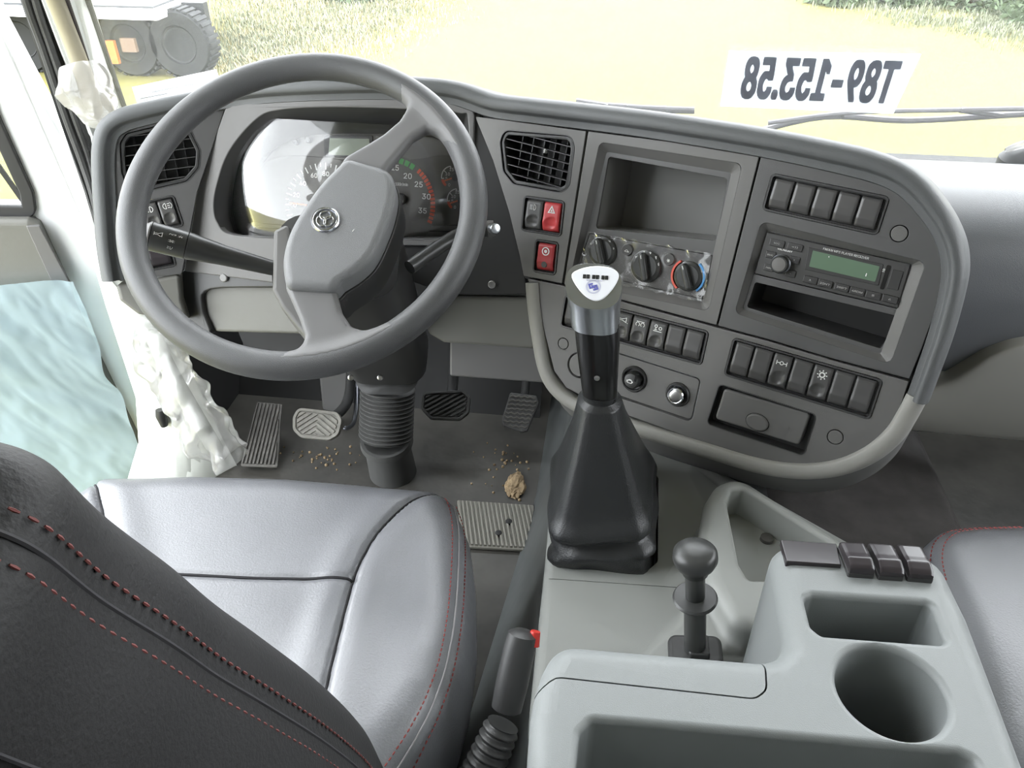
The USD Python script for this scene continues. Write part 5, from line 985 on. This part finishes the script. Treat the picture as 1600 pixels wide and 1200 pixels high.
ww *= .95; tmsh.apply_scale([-ww/(b_[1][0]-b_[0][0]), hh/(b_[1][1]-b_[0][1]), 1]); shx = (SG.uv(1404, 92)[0]-SG.uv(1372, 158)[0])/hh*.45; v_ = tmsh.vertices.copy(); c_ = SG.uv(1279, 125); tmsh.vertices = v_+[c_[0], c_[1], .0005]; tmsh.invert()
part(plate, 'lettering', tow(SG, cat(*[tmsh.copy().apply_translation([dx, dy, 0]) for dx in (-.0017, 0, .0017) for dy in (-.0012, .0012)])), MAT['sheet_ink'], 'grey mirrored characters T89-153.58')
LP_ = Fr(dep(270, 150, 1.40), nrm(dep(335, 118, 1.44)-dep(210, 150, 1.40)), nrm(CAM-dep(270, 150, 1.4)))
pl_ = thing('paper_slip', 'white paper slip with small print at the left foot of the windscreen', 'paper', base=dep(270, 150, 1.4)); part(pl_, 'sheet', slab(LP_, LP_.poly([(206, 136), (338, 108), (345, 128), (300, 150), (217, 170)], .001), -.0004, .0004), MAT['label_white']); rs_ = np.random.default_rng(11); mk = []
for a_, b_, n_, h_ in (((238, 144), (302, 131), 26, .0052), ((224, 158), (242, 154), 9, .0018)):
    q_, w_ = LP_.uv(*a_), LP_.uv(*b_)
    for t_ in np.linspace(0, 1, n_): c_ = q_+(w_-q_)*t_; mk.append(affinity.rotate(sbox(c_[0]-.0004, c_[1]-h_*rs_.uniform(.2, .5), c_[0]+rs_.uniform(.0004, .0012), c_[1]+h_*rs_.uniform(.2, .5)), rs_.uniform(-30, 30)))
part(pl_, 'print', slab(LP_, unary_union(mk), .0004, .0007), MAT['sheet_ink'], 'faint illegible print'); part(pl_, 'rule', slab(LP_, LineString([LP_.uv(220, 154), LP_.uv(262, 146)]).buffer(.0006), .0004, .0007), MAT['sheet_ink'])
WO = Fr(SCR.w([[0, 0, -.05]])[0], SCR.d, SCR.n)
mat('wiper', (.16, .155, .165), .5)
for lab, arm, bladep in (('windscreen wiper lying along the right foot of the windscreen', [(1180, 206), (1290, 182), (1420, 188), (1600, 178), (1700, 174)], [(1200, 192), (1330, 176), (1480, 172), (1700, 168)]), ('windscreen wiper peeping over the middle of the dashboard rim', [(900, 158), (985, 170), (1085, 173)], [(950, 164), (1010, 168), (1085, 171)])):
    wt = thing('windscreen_wiper', lab, 'wiper', base=WO.at(*arm[1])); part(wt, 'arm', tube(crom([WO.at(*p) for p in arm], 5), .0055, 8), MAT['wiper']); part(wt, 'blade', tube(crom([WO.at(*p, .012) for p in bladep], 5), .0040, 8), MAT['wiper'], 'thin rubber blade')
    for f in (.3, .7): a = crom([WO.at(*p) for p in arm], 10); b = crom([WO.at(*p, .012) for p in bladep], 10); part(wt, 'bracket', tube([a[int(f*len(a))], b[int(f*len(b))]], .005, 6), MAT['wiper'])
dm = dep(1590, 246, 1.28); so = thing('side_knob', 'dark rounded cap under pale torn film at the right end of the dash top', 'cap', base=dm); part(so, 'cap', lathe(Fr(dm+[.03, 0, -.008], [1, 0, 0], [0, 0, 1]), [(.055, -.02), (.055, .004), (.046, .014), (.028, .020), (.008, .022)], 32), MAT['pad']); part(so, 'film', crumple([dm+[-.025, -.01, .012], dm+[0, -.005, .022], dm+[.03, 0, .026]], [.004, .008, .006], 5, 20, 30), MAT['wrap'])
# ================================================================ outside: parked lorry, grass
tk = thing('parked_truck', 'white bodied lorry with black wheels parked outside the left windscreen', 'truck', base=zpl(230, 120, GZ))
def gp(px, py, z): return zpl(px, py, z)
tq = zpl(262, 120, GZ); TX = tq[0]; TY = tq[1]
def rotz(m, a, c): m = m.copy(); m.apply_transform(trimesh.transformations.rotation_matrix(a, [0, 0, 1], c)); return m
def wheel(c, r, w):
    F0 = Fr(c, [1, 0, 0], [0, -1, 0]); ty = lathe(F0, [(r*.55, -w), (r*.93, -w), (r, -w*.8), (r, -w*.15), (r*.93, 0), (r*.58, 0), (r*.55, -.03)], 48); rimm = lathe(F0, [(r*.55, -.10), (r*.54, -.02), (r*.50, -.03), (r*.3, -.09), (r*.2, -.05), (r*.01, -.04)], 32)
    lugs = cat([bx(Fr(c+F0.d*math.cos(a)*r*.985+F0.u*math.sin(a)*r*.985-F0.n*w*.5, F0.n, F0.d*math.cos(a)+F0.u*math.sin(a)), w*.9, .045, .022) for a in np.linspace(0, 2*np.pi, 32, endpoint=False)])
    return ty, rimm, lugs
BY = TY-.30; BZ, BT, BX = ypl(200, 31, BY)[2], ypl(200, 14, BY)[2], ypl(243, 20, BY)[0]
def pbox(x0, y0, x1, y1, Y, dp): a, b = ypl(x0, y0, Y), ypl(x1, y1, Y); return boxm(a[0], b[0], Y, Y+dp, b[2], a[2])
WR_ = (BZ+.07-GZ)/2
for px in (40, 118, 206, 284):
    c = ypl(px, 92, BY+.25); ty, rm, lg_ = wheel(np.array([c[0], BY+.25, GZ+WR_]), WR_, .28); wp = part(tk, 'wheel', ty, MAT['tyre']); part(wp, 'hub', rm, MAT['truck_dark']); part(wp, 'tread', lg_, MAT['tyre'])
mat('truck_deck', (.055, .058, .06), .7)
part(tk, 'bed', boxm(BX-5, BX, BY, BY+2.4, BZ, BT), MAT['truck_white'], 'white edged flat bed'); part(tk, 'deck', boxm(BX-4.9, BX-.05, BY+.06, BY+2.3, BT, BT+.02), MAT['truck_deck'], 'grey deck boards')
part(tk, 'under_frame', boxm(BX-4.5, ypl(312, 90, BY+.6)[0], BY+.6, BY+.75, GZ+.16, BZ+.01), MAT['truck_dark'])
part(tk, 'rear_guard', pbox(246, 24, 312, 112, BY+.45, .1), MAT['truck_dark']); part(tk, 'hitch', pbox(280, 4, 326, 52, BY+.62, .12), MAT['truck_dark'])
for px in (150, 232): part(tk, 'spring_hanger', pbox(px, 30, px+14, 84, BY+.5, .08), MAT['truck_rust'])
part(tk, 'marker_lamp', pbox(164, 64, 186, 100, BY+.02, .05), MAT['lamp_orange'], 'orange marker lamp'); part(tk, 'lamp_bracket', pbox(186, 60, 214, 82, BY+.06, .05), MAT['truck_rust'])
def clump(c, n, h, spread, r):
    out_v, out_f = [], []
    for k in range(n):
        b = c+np.array([r.normal(0, spread), r.normal(0, spread), 0]); a = r.uniform(0, 6.28); L = h*r.uniform(.5, 1.2); w = r.uniform(.006, .014); lean = np.array([math.cos(a), math.sin(a), 0])*L*r.uniform(.1, .6); s = np.array([-math.sin(a), math.cos(a), 0])*w
        o = len(out_v)*1; p = [b-s, b+s, b+lean*.4+[0, 0, L*.6]+s*.7, b+lean*.4+[0, 0, L*.6]-s*.7, b+lean+[0, 0, L*.9]]; out_v += p; out_f += [[o, o+1, o+2], [o, o+2, o+3], [o+3, o+2, o+4]]
    return np.array(out_v), np.array(out_f)
def grass(name, label, spots, m, seed, n, h, spread):
    r = np.random.default_rng(seed); V, Fc, o = [], [], 0
    for px, py in spots:
        c = zpl(px, py, GZ)+[0, 0, 0]; v, f = clump(c, n, h*r.uniform(.6, 1.3), spread, r); V.append(v); Fc.append(f+o); o += len(v)
    return solo(name, label, 'grass', tm(np.vstack(V), np.vstack(Fc)), MAT[m], kind='stuff', smooth=False)
r_ = np.random.default_rng(3)
spL = [(r_.uniform(350, 660), r_.uniform(-40, 118)) for k in range(420)]; spL = [p for p in spL if p[1] < 128-(p[0]-330)*.33+r_.normal(0, 12)]
grass('grass', 'dry mixed green and straw grass beside the lorry', spL, 'grass', 4, 40, .10, .24); grass('dry_grass', 'straw coloured dry grass at the edge of the sand', [(p[0]+r_.normal(20, 20), p[1]+r_.normal(12, 8)) for p in spL if r_.random() < .8], 'grass_dry', 5, 46, .09, .28)
spR = [(r_.uniform(1280, 1660), r_.uniform(-40, 75)) for k in range(420)]; spR = [p for p in spR if p[1] < 5+(p[0]-1280)*.19+r_.normal(0, 8)]
grass('verge_grass', 'dull green grass beyond the sand on the right', spR, 'grass', 6, 46, .11, .24)
def shrub(label, c, R, h, n, seed):
    r = np.random.default_rng(seed); V, Fc = [], []
    for k in range(n):
        d = nrm(r.normal(size=3)); p = c+np.array([d[0]*R*r.uniform(.4, 1), d[1]*R*r.uniform(.4, 1), abs(d[2])*h*r.uniform(.2, 1)+.02]); a = nrm(r.normal(size=3)); b = nrm(np.cross(a, r.normal(size=3))); L, w = r.uniform(.05, .10), r.uniform(.02, .04); o = len(V); V += [p-a*L, p+b*w, p+a*L, p-b*w]; Fc += [[o, o+1, o+2], [o, o+2, o+3]]
    t = thing('shrub', label, 'shrub', base=c); part(t, 'foliage', tm(V, Fc), MAT['leaf'], kind='stuff', smooth=False); part(t, 'stem', cat([tube([c+[0, 0, -.05], c+np.array([math.cos(a)*R*.5, math.sin(a)*R*.5, h*.7])], [.03, .012], 6) for a in np.arange(0, 6.2, 1.2)]), MAT['truck_rust'])
for k, (px, py, R, h, lab) in enumerate(((1310, 4, .6, .7, 'dark leafy shrub at the top of the view right of the sand'), (1395, 8, .5, .6, 'dark shrub nearest the middle of the right verge'), (1520, 10, .9, .9, 'wide shrub on the right verge above the wiper'), (1640, 40, .8, .8, 'shrub on the verge at the right edge of the view'), (560, -2, .7, .6, 'low shrub behind the grass on the left'), (690, -12, .6, .6, 'low shrub at the far middle of the sand'))):
    shrub(lab, zpl(px, py, GZ), R, h, 1500, 50+k)
